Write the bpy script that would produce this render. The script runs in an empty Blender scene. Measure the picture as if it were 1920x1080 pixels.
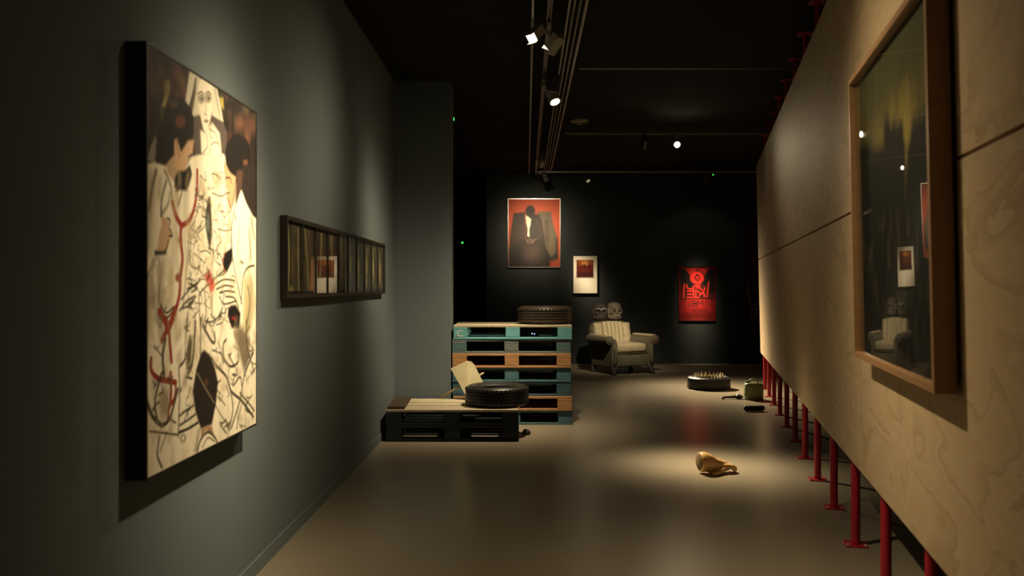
import bpy, bmesh, math, random
import numpy as np
from mathutils import Vector, Matrix, Euler
random.seed(4); RNG = np.random.default_rng(7)
sc = bpy.context.scene
C = sc.collection
R = math.radians
# ------------------------------------------------------------------ camera
CAMH, F, HX, HY = 1.40, 1680.0, 960.0, 537.0
cam = bpy.data.cameras.new('camera'); camo = bpy.data.objects.new('camera', cam); C.objects.link(camo)
camo.location = (0, 0, CAMH); camo.rotation_euler = (R(90), 0, 0)
cam.sensor_width = 36; cam.lens = 36*F/1920; cam.shift_y = -3/1920
cam.dof.use_dof = True; cam.dof.focus_distance = 9.0; cam.dof.aperture_fstop = 2.8
cam.clip_end = 100
sc.camera = camo
# ------------------------------------------------------------------ world, exposure
w = bpy.data.worlds.new('world'); sc.world = w; w.use_nodes = True
w.node_tree.nodes['Background'].inputs[0].default_value = (0.02, 0.02, 0.02, 1)
w.node_tree.nodes['Background'].inputs[1].default_value = 0.2
sc.view_settings.view_transform = 'Standard'; sc.view_settings.look = 'None'
sc.view_settings.gamma = 1; sc.view_settings.exposure = 0.0
WARM = (1.0, 0.80, 0.50)
# lamp powers (each lamp itself is built with its fixture below)
PW = dict(painting=610, strip=155, corner=310, pallets=640, bigframe=265, hand=1800, screen=90, chair=1000, orange=720, white=440, tyre=4000, poster=1100)

# ------------------------------------------------------------------ helpers: pixels to places
def at(px, py, Y):                       # the point at depth Y seen at a photo pixel
    return Vector(((px-HX)*Y/F, Y, CAMH+(HY-py)*Y/F))
WS = 0.016                               # slope of the left wall and the ceiling tracks
def wallx(Y, off=0.0): return -1.321+WS*Y+off
PA, PS, PLEAN = 0.733, 0.2155, 0.0227    # plywood screen: lateral offset, slope, lean
PN = Vector((-1, PS, 0)).normalized()    # outward normal of the screen (towards the room)
PT = Vector((PS, 1, 0)).normalized()
def screenpt(Y, z, off=0.0):             # point on the screen face; off = metres proud of it
    a = PA-PLEAN*(z-1.77)
    return Vector((a+PS*Y, Y, z))+PN*off

# ------------------------------------------------------------------ helpers: materials
def srgb(c):
    return tuple(((v/255)/12.92 if v/255 <= 0.04045 else ((v/255+0.055)/1.055)**2.4) for v in c)
def nodes_of(name):
    m = bpy.data.materials.new(name); m.use_nodes = True
    nt = m.node_tree; b = nt.nodes['Principled BSDF']
    return m, nt, b
def mat(name, c, rough=0.6, c2=None, scale=8.0, stretch=(1, 1, 1), bump=0.0, metallic=0.0, spec=0.5, detail=5, bscale=None, rvar=0.0):
    m, nt, b = nodes_of(name)
    c = tuple(c); c2 = tuple(c2) if c2 else tuple(v*0.75 for v in c)
    tc = nt.nodes.new('ShaderNodeTexCoord'); mp = nt.nodes.new('ShaderNodeMapping')
    mp.inputs['Scale'].default_value = stretch
    oi = nt.nodes.new('ShaderNodeObjectInfo'); ml = nt.nodes.new('ShaderNodeMath'); ml.operation = 'MULTIPLY'; ml.inputs[1].default_value = 37
    va = nt.nodes.new('ShaderNodeVectorMath'); va.operation = 'ADD'
    L = nt.links.new
    L(oi.outputs['Random'], ml.inputs[0]); L(tc.outputs['Object'], va.inputs[0]); L(ml.outputs[0], va.inputs[1]); L(va.outputs[0], mp.inputs[0])
    n = nt.nodes.new('ShaderNodeTexNoise'); n.inputs['Scale'].default_value = scale; n.inputs['Detail'].default_value = detail
    L(mp.outputs[0], n.inputs['Vector'])
    r = nt.nodes.new('ShaderNodeValToRGB'); r.color_ramp.elements[0].position = 0.3; r.color_ramp.elements[1].position = 0.7
    r.color_ramp.elements[0].color = (*c2, 1); r.color_ramp.elements[1].color = (*c, 1)
    L(n.outputs['Fac'], r.inputs[0]); L(r.outputs[0], b.inputs['Base Color'])
    b.inputs['Roughness'].default_value = rough; b.inputs['Metallic'].default_value = metallic
    b.inputs['Specular IOR Level'].default_value = spec
    if rvar:
        mr = nt.nodes.new('ShaderNodeMapRange'); mr.inputs[3].default_value = rough-rvar; mr.inputs[4].default_value = rough+rvar
        L(n.outputs['Fac'], mr.inputs[0]); L(mr.outputs[0], b.inputs['Roughness'])
    if bump:
        bp = nt.nodes.new('ShaderNodeBump'); bp.inputs['Strength'].default_value = bump; bp.inputs['Distance'].default_value = 0.01
        if bscale:
            n2 = nt.nodes.new('ShaderNodeTexNoise'); n2.inputs['Scale'].default_value = bscale; n2.inputs['Detail'].default_value = 4
            L(mp.outputs[0], n2.inputs['Vector']); L(n2.outputs['Fac'], bp.inputs['Height'])
        else: L(n.outputs['Fac'], bp.inputs['Height'])
        L(bp.outputs[0], b.inputs['Normal'])
    return m
def emis(name, c, s):
    m, nt, b = nodes_of(name)
    b.inputs['Base Color'].default_value = (*c, 1); b.inputs['Emission Color'].default_value = (*c, 1); b.inputs['Emission Strength'].default_value = s
    return m
def printmat(name, rough=0.5, spec=0.4):
    m, nt, b = nodes_of(name)
    a = nt.nodes.new('ShaderNodeAttribute'); a.attribute_name = 'print'
    nt.links.new(a.outputs['Color'], b.inputs['Base Color'])
    b.inputs['Roughness'].default_value = rough; b.inputs['Specular IOR Level'].default_value = spec
    return m
def glassmat(name):                       # thin sheet: mirror share grows towards grazing view (Schlick), same from both sides
    m = bpy.data.materials.new(name); m.use_nodes = True; nt = m.node_tree; nt.nodes.clear(); L = nt.links.new
    o = nt.nodes.new('ShaderNodeOutputMaterial'); mx = nt.nodes.new('ShaderNodeMixShader'); lw = nt.nodes.new('ShaderNodeLayerWeight'); lw.inputs[0].default_value = 0.5
    p = nt.nodes.new('ShaderNodeMath'); p.operation = 'POWER'; p.inputs[1].default_value = 5
    q = nt.nodes.new('ShaderNodeMath'); q.operation = 'MULTIPLY_ADD'; q.inputs[1].default_value = 0.92; q.inputs[2].default_value = 0.08
    t = nt.nodes.new('ShaderNodeBsdfTransparent'); g = nt.nodes.new('ShaderNodeBsdfGlossy'); g.inputs['Roughness'].default_value = 0.012
    L(lw.outputs['Facing'], p.inputs[0]); L(p.outputs[0], q.inputs[0]); L(q.outputs[0], mx.inputs[0]); L(t.outputs[0], mx.inputs[1]); L(g.outputs[0], mx.inputs[2]); L(mx.outputs[0], o.inputs[0])
    return m
def plymat():
    m, nt, b = nodes_of('plywood'); L = nt.links.new
    tc = nt.nodes.new('ShaderNodeTexCoord'); oi = nt.nodes.new('ShaderNodeObjectInfo')
    ml = nt.nodes.new('ShaderNodeMath'); ml.operation = 'MULTIPLY'; ml.inputs[1].default_value = 53
    va = nt.nodes.new('ShaderNodeVectorMath'); va.operation = 'ADD'
    L(oi.outputs['Random'], ml.inputs[0]); L(tc.outputs['Object'], va.inputs[0]); L(ml.outputs[0], va.inputs[1])
    mp = nt.nodes.new('ShaderNodeMapping'); mp.inputs['Scale'].default_value = (1, 1.0, 2.4); L(va.outputs[0], mp.inputs[0])
    n = nt.nodes.new('ShaderNodeTexNoise'); n.inputs['Scale'].default_value = 1.3; n.inputs['Detail'].default_value = 4; n.inputs['Roughness'].default_value = 0.45
    n.inputs['Distortion'].default_value = 0.5
    L(mp.outputs[0], n.inputs['Vector'])
    k = nt.nodes.new('ShaderNodeMath'); k.operation = 'MULTIPLY'; k.inputs[1].default_value = 5.5
    s = nt.nodes.new('ShaderNodeMath'); s.operation = 'FRACT'
    L(n.outputs['Fac'], k.inputs[0]); L(k.outputs[0], s.inputs[0])
    r = nt.nodes.new('ShaderNodeValToRGB'); e = r.color_ramp.elements
    e[0].position = 0.0; e[0].color = (0.47, 0.33, 0.185, 1); e[1].position = 0.97; e[1].color = (0.60, 0.45, 0.28, 1)
    q = e.new(0.35); q.color = (0.60, 0.45, 0.27, 1); q = e.new(0.75); q.color = (0.56, 0.41, 0.24, 1)
    L(s.outputs[0], r.inputs[0])
    f = nt.nodes.new('ShaderNodeTexNoise'); f.inputs['Scale'].default_value = 40; f.inputs['Detail'].default_value = 4
    mp2 = nt.nodes.new('ShaderNodeMapping'); mp2.inputs['Scale'].default_value = (1, 0.08, 1.5); L(va.outputs[0], mp2.inputs[0]); L(mp2.outputs[0], f.inputs['Vector'])
    mx = nt.nodes.new('ShaderNodeMix'); mx.data_type = 'RGBA'; mx.blend_type = 'MULTIPLY'; mx.inputs[0].default_value = 0.22
    L(r.outputs[0], mx.inputs[6]); L(f.outputs['Color'], mx.inputs[7])
    v = nt.nodes.new('ShaderNodeTexVoronoi'); v.inputs['Scale'].default_value = 2.2; L(va.outputs[0], v.inputs['Vector'])
    vr = nt.nodes.new('ShaderNodeMapRange'); vr.inputs[1].default_value = 0.012; vr.inputs[2].default_value = 0.03; vr.inputs[3].default_value = 0.45; vr.inputs[4].default_value = 1.0
    L(v.outputs['Distance'], vr.inputs[0])
    mk = nt.nodes.new('ShaderNodeMix'); mk.data_type = 'RGBA'; mk.blend_type = 'MULTIPLY'; mk.inputs[0].default_value = 1.0
    L(mx.outputs[2], mk.inputs[6]); L(vr.outputs[0], mk.inputs[7])
    L(mk.outputs[2], b.inputs['Base Color'])
    b.inputs['Roughness'].default_value = 0.62; b.inputs['Specular IOR Level'].default_value = 0.3
    return m
M = {}
M['wall'] = mat('grey_green_wall_paint', (0.150, 0.182, 0.196), 0.85, (0.143, 0.174, 0.188), 2.5, bump=0.06, bscale=160, spec=0.25)
M['darkwall'] = mat('near_black_wall_paint', (0.034, 0.040, 0.042), 0.85, (0.030, 0.036, 0.038), 3, bump=0.05, bscale=150, spec=0.2)
M['ceil'] = mat('black_ceiling_paint', (0.026, 0.025, 0.023), 0.95, (0.023, 0.022, 0.020), 2, spec=0.1)
M['floor'] = mat('poured_resin_floor', (0.285, 0.245, 0.180), 0.30, (0.255, 0.218, 0.158), 1.1, rvar=0.04, spec=0.38, bump=0.01, bscale=30)
M['ply'] = plymat()
M['red'] = mat('red_steel_paint', (0.46, 0.012, 0.035), 0.42, (0.38, 0.010, 0.028), 14, bump=0.05)
M['black'] = mat('black_frame_paint', (0.012, 0.010, 0.009), 0.5, (0.008, 0.007, 0.006), 20)
M['darkwood'] = mat('dark_frame_wood', (0.028, 0.018, 0.012), 0.45, (0.018, 0.011, 0.008), 12, (1, 6, 6))
M['oak'] = mat('honey_oak_frame', (0.36, 0.20, 0.09), 0.45, (0.29, 0.155, 0.068), 10, (1, 6, 6))
M['silver'] = mat('brushed_metal_frame', (0.55, 0.53, 0.50), 0.28, (0.48, 0.46, 0.43), 30, metallic=1.0)
M['steel'] = mat('grey_steel_tube', (0.62, 0.60, 0.54), 0.45, (0.52, 0.50, 0.45), 20, metallic=0.25)
M['track'] = mat('grey_track_metal', (0.40, 0.38, 0.33), 0.5, (0.33, 0.31, 0.27), 20, metallic=0.2)
M['housing'] = mat('pale_lamp_housing', (0.52, 0.50, 0.44), 0.45, (0.46, 0.44, 0.39), 20)
M['dhousing'] = mat('dark_lamp_housing', (0.055, 0.048, 0.042), 0.45, (0.04, 0.036, 0.03), 20)
M['lens'] = emis('lit_lamp_lens', (1.0, 0.86, 0.60), 22.0)
M['lensdim'] = emis('dimmed_lamp_lens', (1.0, 0.86, 0.60), 0.22)  # lens glow turned down so a working lamp looks dark; no shield modelled
M['green'] = emis('green_pilot_light', (0.10, 0.9, 0.12), 1.3)
M['blueled'] = emis('blue_white_pilot_light', (0.35, 0.5, 1.0), 2.0)
M['rubber'] = mat('worn_black_rubber', (0.020, 0.019, 0.017), 0.42, (0.012, 0.012, 0.011), 30, bump=0.15)
M['rubberb'] = mat('dusty_brown_rubber', (0.055, 0.040, 0.026), 0.45, (0.035, 0.026, 0.018), 18, bump=0.15)
M['canvas_print'] = printmat('painted_canvas', 0.55, 0.3)
M['paper_print'] = printmat('printed_paper', 0.6, 0.3)
M['mat'] = mat('white_mat_board', (0.80, 0.76, 0.68), 0.8, (0.77, 0.73, 0.65), 20)
M['glass'] = glassmat('picture_glass')
M['uphol'] = mat('cream_upholstery', (0.40, 0.345, 0.235), 0.8, (0.31, 0.262, 0.175), 22, bump=0.35)
M['upholg'] = mat('grey_olive_upholstery', (0.120, 0.108, 0.076), 0.85, (0.078, 0.070, 0.050), 22, bump=0.3)
M['seam'] = mat('brown_piping', (0.075, 0.040, 0.024), 0.8, None, 30)
M['clay'] = mat('grey_brown_clay', (0.165, 0.135, 0.110), 0.85, (0.09, 0.070, 0.058), 26, bump=0.5)
M['claydark'] = mat('dark_clay', (0.070, 0.055, 0.046), 0.85, (0.035, 0.027, 0.023), 26, bump=0.5)
M['pale'] = mat('pale_clay', (0.38, 0.36, 0.32), 0.8, None, 30)
M['hand'] = mat('golden_varnished_wood', (0.80, 0.50, 0.19), 0.34, (0.58, 0.32, 0.11), 9, (1, 5, 5), bump=0.1)
M['endgrain'] = mat('dull_end_grain', (0.24, 0.15, 0.06), 0.7, (0.15, 0.09, 0.04), 16)
M['can'] = mat('olive_green_enamel', (0.240, 0.270, 0.120), 0.42, (0.190, 0.215, 0.095), 16)
M['bone'] = mat('pale_spike_metal', (0.75, 0.66, 0.44), 0.4, None, 20)
M['brownoverlay'] = mat('dark_brown_overlay', (0.060, 0.038, 0.024), 0.7, (0.030, 0.019, 0.013), 12, (2, 12, 12))
M['placard'] = mat('beige_plywood_board', (0.56, 0.49, 0.31), 0.7, (0.48, 0.42, 0.26), 7, (1, 5, 1))
M['stick'] = mat('pale_pine_stick', (0.42, 0.31, 0.17), 0.7, None, 12, (1, 1, 8))
M['white'] = mat('white_paint_mark', (0.62, 0.64, 0.60), 0.7, None, 30)
M['whitepl'] = mat('off_white_plastic', (0.30, 0.28, 0.22), 0.6, None, 30)
M['redbtn'] = mat('dull_red_button', (0.22, 0.035, 0.025), 0.6, None, 30)

# ------------------------------------------------------------------ helpers: meshes and tags
def tag(o, label=None, cat=None, group=None, kind=None):
    if label: o['label'] = label
    if cat: o['category'] = cat
    if group: o['group'] = group
    if kind: o['kind'] = kind
    return o
def thing(name, label, cat, loc=(0, 0, 0), rot=(0, 0, 0), group=None):
    o = bpy.data.objects.new(name, None); C.objects.link(o); o.location = loc; o.rotation_euler = rot
    o.empty_display_size = 0.1
    return tag(o, label, cat, group)
def link(name, me, m=None, parent=None, loc=None, rot=None, smooth=False):
    o = bpy.data.objects.new(name, me); C.objects.link(o)
    if m is not None:
        if not me.materials: me.materials.append(m)
        elif me.materials[0] != m:
            o.material_slots[0].link = 'OBJECT'; o.material_slots[0].material = m
    if parent: o.parent = parent
    if loc is not None: o.location = loc
    if rot is not None: o.rotation_euler = rot
    if smooth and len(me.polygons):
        me.polygons.foreach_set('use_smooth', [True]*len(me.polygons))
    return o
def mesh(verts, faces, name='mesh'):
    me = bpy.data.meshes.new(name); me.from_pydata([tuple(v) for v in verts], [], faces); me.update(); return me
BOXF = [(0, 3, 2, 1), (4, 5, 6, 7), (0, 1, 5, 4), (1, 2, 6, 5), (2, 3, 7, 6), (3, 0, 4, 7)]
def hexa(p):                              # 4 bottom then 4 top corners
    return mesh(p, BOXF)
_bc = {}
def boxme(sx, sy, sz, bev=0.0, seg=2):
    k = (round(sx, 4), round(sy, 4), round(sz, 4), round(bev, 4), seg)
    bm = bmesh.new(); bmesh.ops.create_cube(bm, size=1)
    for v in bm.verts: v.co = Vector((v.co.x*sx, v.co.y*sy, v.co.z*sz))
    if bev: bmesh.ops.bevel(bm, geom=list(bm.edges), offset=min(bev, 0.49*min(sx, sy, sz)), segments=seg, profile=0.5, affect='EDGES')
    me = bpy.data.meshes.new('box'); bm.to_mesh(me); bm.free(); return me
def sharedbox(*a):
    if a not in _bc: _bc[a] = boxme(*a)
    return _bc[a]
def bx(name, m, parent, c, s, bev=0.0, rot=None, seg=2, smooth=False):
    return link(name, boxme(*s, bev, seg), m, parent, c, rot, smooth)
class MB:
    def __init__(s): s.v = []; s.f = []
    def add(s, v, f):
        k = len(s.v); s.v += [tuple(q) for q in v]; s.f += [tuple(i+k for i in q) for q in f]
    def box(s, c, sz, M4=None):
        x, y, z = sz[0]/2, sz[1]/2, sz[2]/2; c = Vector(c)
        p = [Vector(q) for q in ((-x, -y, -z), (x, -y, -z), (x, y, -z), (-x, y, -z), (-x, -y, z), (x, -y, z), (x, y, z), (-x, y, z))]
        s.add([(M4 @ q if M4 else q)+c for q in p], BOXF)
    def tube(s, pts, rad, n=12, caps=True):
        pts = [Vector(p) for p in pts]
        rad = rad if isinstance(rad, (list, tuple)) else [rad]*len(pts)
        rings = []; up = None
        for i, p in enumerate(pts):
            d = (pts[min(i+1, len(pts)-1)]-pts[max(i-1, 0)]).normalized()
            if up is None: up = Vector((0, 0, 1)) if abs(d.z) < 0.9 else Vector((1, 0, 0))
            a = d.cross(up).normalized(); b = a.cross(d).normalized(); up = b
            rings.append([p+(a*math.cos(2*math.pi*k/n)+b*math.sin(2*math.pi*k/n))*rad[i] for k in range(n)])
        v = [q for r in rings for q in r]
        f = [(i*n+k, i*n+(k+1) % n, (i+1)*n+(k+1) % n, (i+1)*n+k) for i in range(len(pts)-1) for k in range(n)]
        if caps: f += [tuple(range(n-1, -1, -1)), tuple((len(pts)-1)*n+k for k in range(n))]
        s.add(v, f)
    def lathe(s, prof, n=32, closed=False, cap=True):   # profile (r, z)
        v = [(r*math.cos(2*math.pi*k/n), r*math.sin(2*math.pi*k/n), z) for r, z in prof for k in range(n)]
        m = len(prof); rng = m if closed else m-1
        f = [(i*n+k, i*n+(k+1) % n, ((i+1) % m)*n+(k+1) % n, ((i+1) % m)*n+k) for i in range(rng) for k in range(n)]
        if cap and not closed: f += [tuple(range(n-1, -1, -1)), tuple((m-1)*n+k for k in range(n))]
        s.add(v, f)
    def ball(s, c, r, nu=16, nv=10, rot=None):
        c = Vector(c); r = (r, r, r) if not isinstance(r, (tuple, list)) else r
        v = []; f = []
        for i in range(nv+1):
            t = math.pi*i/nv
            for k in range(nu):
                a = 2*math.pi*k/nu
                q = Vector((r[0]*max(math.sin(t), 1e-3)*math.cos(a), r[1]*max(math.sin(t), 1e-3)*math.sin(a), r[2]*math.cos(t)))
                v.append((rot @ q if rot else q)+c)
        for i in range(nv):
            for k in range(nu): f.append((i*nu+k, (i+1)*nu+k, (i+1)*nu+(k+1) % nu, i*nu+(k+1) % nu))
        f += [tuple(range(nu)), tuple(nv*nu+k for k in range(nu-1, -1, -1))]
        s.add(v, f)
    def prism(s, outline, d0, d1):       # outline in (x, z), extruded along y
        n = len(outline)
        v = [(x, d0, z) for x, z in outline]+[(x, d1, z) for x, z in outline]
        f = [(k, (k+1) % n, n+(k+1) % n, n+k) for k in range(n)]+[tuple(range(n-1, -1, -1)), tuple(range(n, 2*n))]
        s.add(v, f)
    def build(s, name, m, parent=None, smooth=False, loc=None, rot=None):
        me = mesh(s.v, s.f)
        bm = bmesh.new(); bm.from_mesh(me); bmesh.ops.recalc_face_normals(bm, faces=bm.faces); bm.to_mesh(me); bm.free()
        o = link(name, me, m, parent, loc, rot, smooth)
        return o
def remesh(o, vox, smooth=6):
    md = o.modifiers.new('remesh', 'REMESH'); md.mode = 'VOXEL'; md.voxel_size = vox; md.use_smooth_shade = True
    sm = o.modifiers.new('smooth', 'SMOOTH'); sm.factor = 0.5; sm.iterations = smooth
    return o
def autosmooth(o, ang=35):
    me = o.data
    me.polygons.foreach_set('use_smooth', [True]*len(me.polygons))
    me.set_sharp_from_angle(angle=R(ang))
    return o

# ------------------------------------------------------------------ helpers: flat prints (colours per point on a fine grid)
class Canvas:
    def __init__(s, w, h, nx, ny, col):
        s.w, s.h, s.nx, s.ny = w, h, nx, ny
        s.X, s.Y = np.meshgrid(np.linspace(0, w, nx), np.linspace(0, h, ny)); s.a = np.zeros((ny, nx, 3)); s.a[:] = srgb(col)
        s.T = lambda p: p
    def _win(s, P, pad):
        x0, y0 = P.min(0)-pad; x1, y1 = P.max(0)+pad
        i0 = max(0, int(x0/s.w*(s.nx-1))); i1 = min(s.nx, int(x1/s.w*(s.nx-1))+2); j0 = max(0, int(y0/s.h*(s.ny-1))); j1 = min(s.ny, int(y1/s.h*(s.ny-1))+2)
        return (slice(j0, max(j0, j1)), slice(i0, max(i0, i1)))
    def _mix(s, W, al, col):
        c = np.array(srgb(col)); s.a[W] = s.a[W]*(1-al[..., None])+c*al[..., None]
    def _dist(s, W, P, closed):
        X, Y = s.X[W], s.Y[W]; D = np.full(X.shape, 1e9); n = len(P)
        for k in range(n if closed else n-1):
            a, b = P[k], P[(k+1) % n]; d = b-a; L = max((d*d).sum(), 1e-12)
            t = np.clip(((X-a[0])*d[0]+(Y-a[1])*d[1])/L, 0, 1)
            D = np.minimum(D, np.hypot(X-a[0]-t*d[0], Y-a[1]-t*d[1]))
        return D
    def poly(s, pts, col, soft=0.006, op=1.0):
        P = np.array([s.T(p) for p in pts], float); W = s._win(P, soft*2); X, Y = s.X[W], s.Y[W]
        if X.size == 0: return
        ins = np.zeros(X.shape, bool); n = len(P)
        for k in range(n):
            x0, y0 = P[k]; x1, y1 = P[(k+1) % n]
            if y0 == y1: continue
            ins ^= ((y0 > Y) != (y1 > Y)) & (X < (x1-x0)*(Y-y0)/(y1-y0)+x0)
        D = s._dist(W, P, True); D = np.where(ins, D, -D)
        s._mix(W, np.clip(D/soft*0.5+0.5, 0, 1)*op, col)
    def line(s, pts, wd, col, soft=0.003, op=1.0, curve=True):
        P = np.array([s.T(p) for p in pts], float)
        if curve and len(P) > 2:
            Q = [P[0]]; E = np.vstack([2*P[0]-P[1], P, 2*P[-1]-P[-2]])
            for i in range(1, len(E)-2):
                for t in (0.25, 0.5, 0.75, 1.0):
                    p0, p1, p2, p3 = E[i-1], E[i], E[i+1], E[i+2]
                    Q.append(0.5*(2*p1+(p2-p0)*t+(2*p0-5*p1+4*p2-p3)*t*t+(3*p1-p0-3*p2+p3)*t**3))
            P = np.array(Q)
        W = s._win(P, wd+soft)
        if s.X[W].size == 0: return
        D = s._dist(W, P, False); s._mix(W, np.clip((wd/2-D)/soft+0.5, 0, 1)*op, col)
    def oval(s, c, rx, ry, col, soft=0.006, op=1.0, rot=0):
        ca, sa = math.cos(rot), math.sin(rot)
        s.poly([(c[0]+rx*math.cos(t)*ca-ry*math.sin(t)*sa, c[1]+rx*math.cos(t)*sa+ry*math.sin(t)*ca) for t in np.linspace(0, 2*math.pi, 22)[:-1]], col, soft, op)
    def noise(s, fx, fy):                 # smooth value noise 0..1
        g = RNG.random((fy+2, fx+2)); u = s.X/s.w*fx; v = s.Y/s.h*fy
        i = u.astype(int); j = v.astype(int); a = u-i; b = v-j; a = a*a*(3-2*a); b = b*b*(3-2*b)
        return (g[j, i]*(1-a)+g[j, i+1]*a)*(1-b)+(g[j+1, i]*(1-a)+g[j+1, i+1]*a)*b
    def tint(s, al, col): s.a = s.a*(1-al[..., None])+np.array(srgb(col))*al[..., None]
    def mesh(s, place):                   # place(x, y) -> world point arrays
        P = place(s.X.ravel(), s.Y.ravel()); nx, ny = s.nx, s.ny
        idx = np.arange(nx*ny).reshape(ny, nx)
        q = np.stack([idx[1:, :-1], idx[1:, 1:], idx[:-1, 1:], idx[:-1, :-1]], -1).reshape(-1, 4)
        me = bpy.data.meshes.new('print'); me.vertices.add(nx*ny); me.vertices.foreach_set('co', P.astype(np.float32).ravel())
        me.loops.add(q.size); me.loops.foreach_set('vertex_index', q.ravel().astype(np.int32))
        me.polygons.add(len(q)); me.polygons.foreach_set('loop_start', np.arange(0, q.size, 4, dtype=np.int32))
        me.update(calc_edges=True)
        at_ = me.color_attributes.new('print', 'FLOAT_COLOR', 'POINT')
        at_.data.foreach_set('color', np.concatenate([s.a.reshape(-1, 3), np.ones((nx*ny, 1))], 1).astype(np.float32).ravel())
        return me
def flat(w, h):                           # local placement: x right, z up, facing -y, centred
    return lambda x, y: np.stack([x-w/2, np.zeros_like(x), h/2-y], 1)

# ================================================================== the room
CEIL = 3.46; YB = 16.2; XR = 6.4; YF = -3.0
def struct(name, me, m, parent=None):
    o = link(name, me, m, parent)
    if not parent: o['kind'] = 'structure'
    return o
def slab(name, a, b, m, parent=None):
    (x0, y0, z0), (x1, y1, z1) = a, b
    return struct(name, hexa([(x0, y0, z0), (x1, y0, z0), (x1, y1, z0), (x0, y1, z0), (x0, y0, z1), (x1, y0, z1), (x1, y1, z1), (x0, y1, z1)]), m, parent)
slab('floor', (-4, YF-.2, -0.12), (XR+.2, 20.4, 0), M['floor'])
slab('ceiling', (-4, YF-.2, CEIL), (XR+.2, 20.4, CEIL+.12), M['ceil'])
YC = 8.98                                 # where the left wall turns the corner
def wq(y, off): return wallx(y, off)
struct('wall_left', hexa([(wq(YF, -.2), YF, 0), (wq(YF, 0), YF, 0), (wq(YC, 0), YC, 0), (wq(YC, -.2), YC, 0),
                          (wq(YF, -.2), YF, CEIL), (wq(YF, 0), YF, CEIL), (wq(YC, 0), YC, CEIL), (wq(YC, -.2), YC, CEIL)]), M['wall'])
struct('baseboard_left', hexa([(wq(YF, 0), YF, 0), (wq(YF, .012), YF, 0), (wq(YC, .012), YC, 0), (wq(YC, 0), YC, 0),
                               (wq(YF, 0), YF, .072), (wq(YF, .010), YF, .072), (wq(YC, .010), YC, .072), (wq(YC, 0), YC, .072)]), M['wall'])
slab('wall_corner', (-1.5, YC, 0), (-0.617, YC+.45, CEIL), M['wall'])
slab('wall_recess_left', (-3.2, YC+.2, 0), (-3.0, 20.2, CEIL), M['darkwall'])
slab('wall_recess_back', (-3.2, 20.0, 0), (-0.4, 20.2, CEIL), M['darkwall'])
slab('wall_recess_near', (-3.2, YC+.25, 0), (-1.5, YC+.45, CEIL), M['darkwall'])
slab('wall_recess_right', (-0.463, YB+.15, 0), (-0.313, 20.0, CEIL), M['darkwall'])
slab('wall_back', (-0.463, YB, 0), (XR+.2, YB+.15, CEIL), M['darkwall'])
slab('wall_right', (XR, YF, 0), (XR+.2, YB, CEIL), M['darkwall'])
slab('wall_front', (-4, YF-.2, 0), (XR+.2, YF, CEIL), M['darkwall'])

# ================================================================== plywood screen on red props
SEAMS = [-0.5, 1.90, 4.305, 6.715, 9.12, 11.53, 12.32]
root = thing('plywood_screen', 'long leaning plywood screen of pale sheets raised on red steel props', 'screen', screenpt(6, 0.49))
inv = Matrix.Translation(-root.location)
G = 0.006
for i in range(len(SEAMS)-1):
    for z0, z1 in ((0.492, 1.765), (1.777, 3.05)):
        y0, y1 = SEAMS[i]+.0015, SEAMS[i+1]-.0015
        p = [screenpt(y0, z0, -.018), screenpt(y0, z0), screenpt(y1, z0), screenpt(y1, z0, -.018), screenpt(y0, z1, -.018), screenpt(y0, z1), screenpt(y1, z1), screenpt(y1, z1, -.018)]
        c = sum(p, Vector())/8
        o = link('plywood_sheet', hexa([q-c for q in p]), M['ply'], root, inv @ c)
for k, z in enumerate((1.771, 2.90)):
    m = MB(); a, b = screenpt(-0.3, z, -.037), screenpt(12.25, z, -.037)
    m.tube([a-root.location, b-root.location], 0.016, 10); m.build('rail', M['red'], root, True)

def make_prop():
    t = thing('steel_prop', None, None)
    m = MB(); m.lathe([(.024, .008), (.024, 2.0)], 14); autosmooth(m.build('outer_tube', M['red'], t))
    m = MB(); m.lathe([(.0195, 1.95), (.0195, CEIL-.008)], 14); autosmooth(m.build('inner_tube', M['red'], t))
    m = MB(); m.lathe([(.026, 1.90), (.036, 1.905), (.036, 1.965), (.026, 1.97)], 14); autosmooth(m.build('collar_nut', M['red'], t))
    m = MB(); m.tube([(-.055, 0, 2.02), (.055, 0, 2.02), (.062, 0, 2.0)], .006, 8); m.build('pin', M['steel'], t)
    bx('base_plate', M['red'], t, (0, 0, .004), (.12, .12, .008), .002)
    h = bx('head_plate', M['red'], t, (0, 0, CEIL-.004), (.12, .12, .008), .002)
    for sx in (-1, 1): bx('bolt', M['steel'], t, (sx*.045, -.045, .012), (.014, .014, .012), .003)
    return t
def copy_tree(o, parent=None):
    c = o.copy(); C.objects.link(c)
    if parent: c.parent = parent
    for ch in o.children: copy_tree(ch, c)
    return c
def children_copy(o):
    return copy_tree(o)
prop0 = make_prop(); first = True
for k in range(-3, 11):
    Y = 4.035+.8165*k
    o = prop0 if first else copy_tree(prop0); first = False
    o.location = (0.815+PS*Y, Y, 0); o.rotation_euler.z = -math.atan(PS)
    nth = ('last', 'second', 'third', 'fourth', 'fifth', 'sixth', 'seventh', 'eighth', 'ninth', 'tenth', 'eleventh', 'twelfth', 'thirteenth', 'fourteenth')[10-k]
    tag(o, 'red steel prop behind the plywood screen, %s counted from its end by the back wall' % nth.replace('last', 'first'), 'prop', 'red props carrying the plywood screen')

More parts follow.
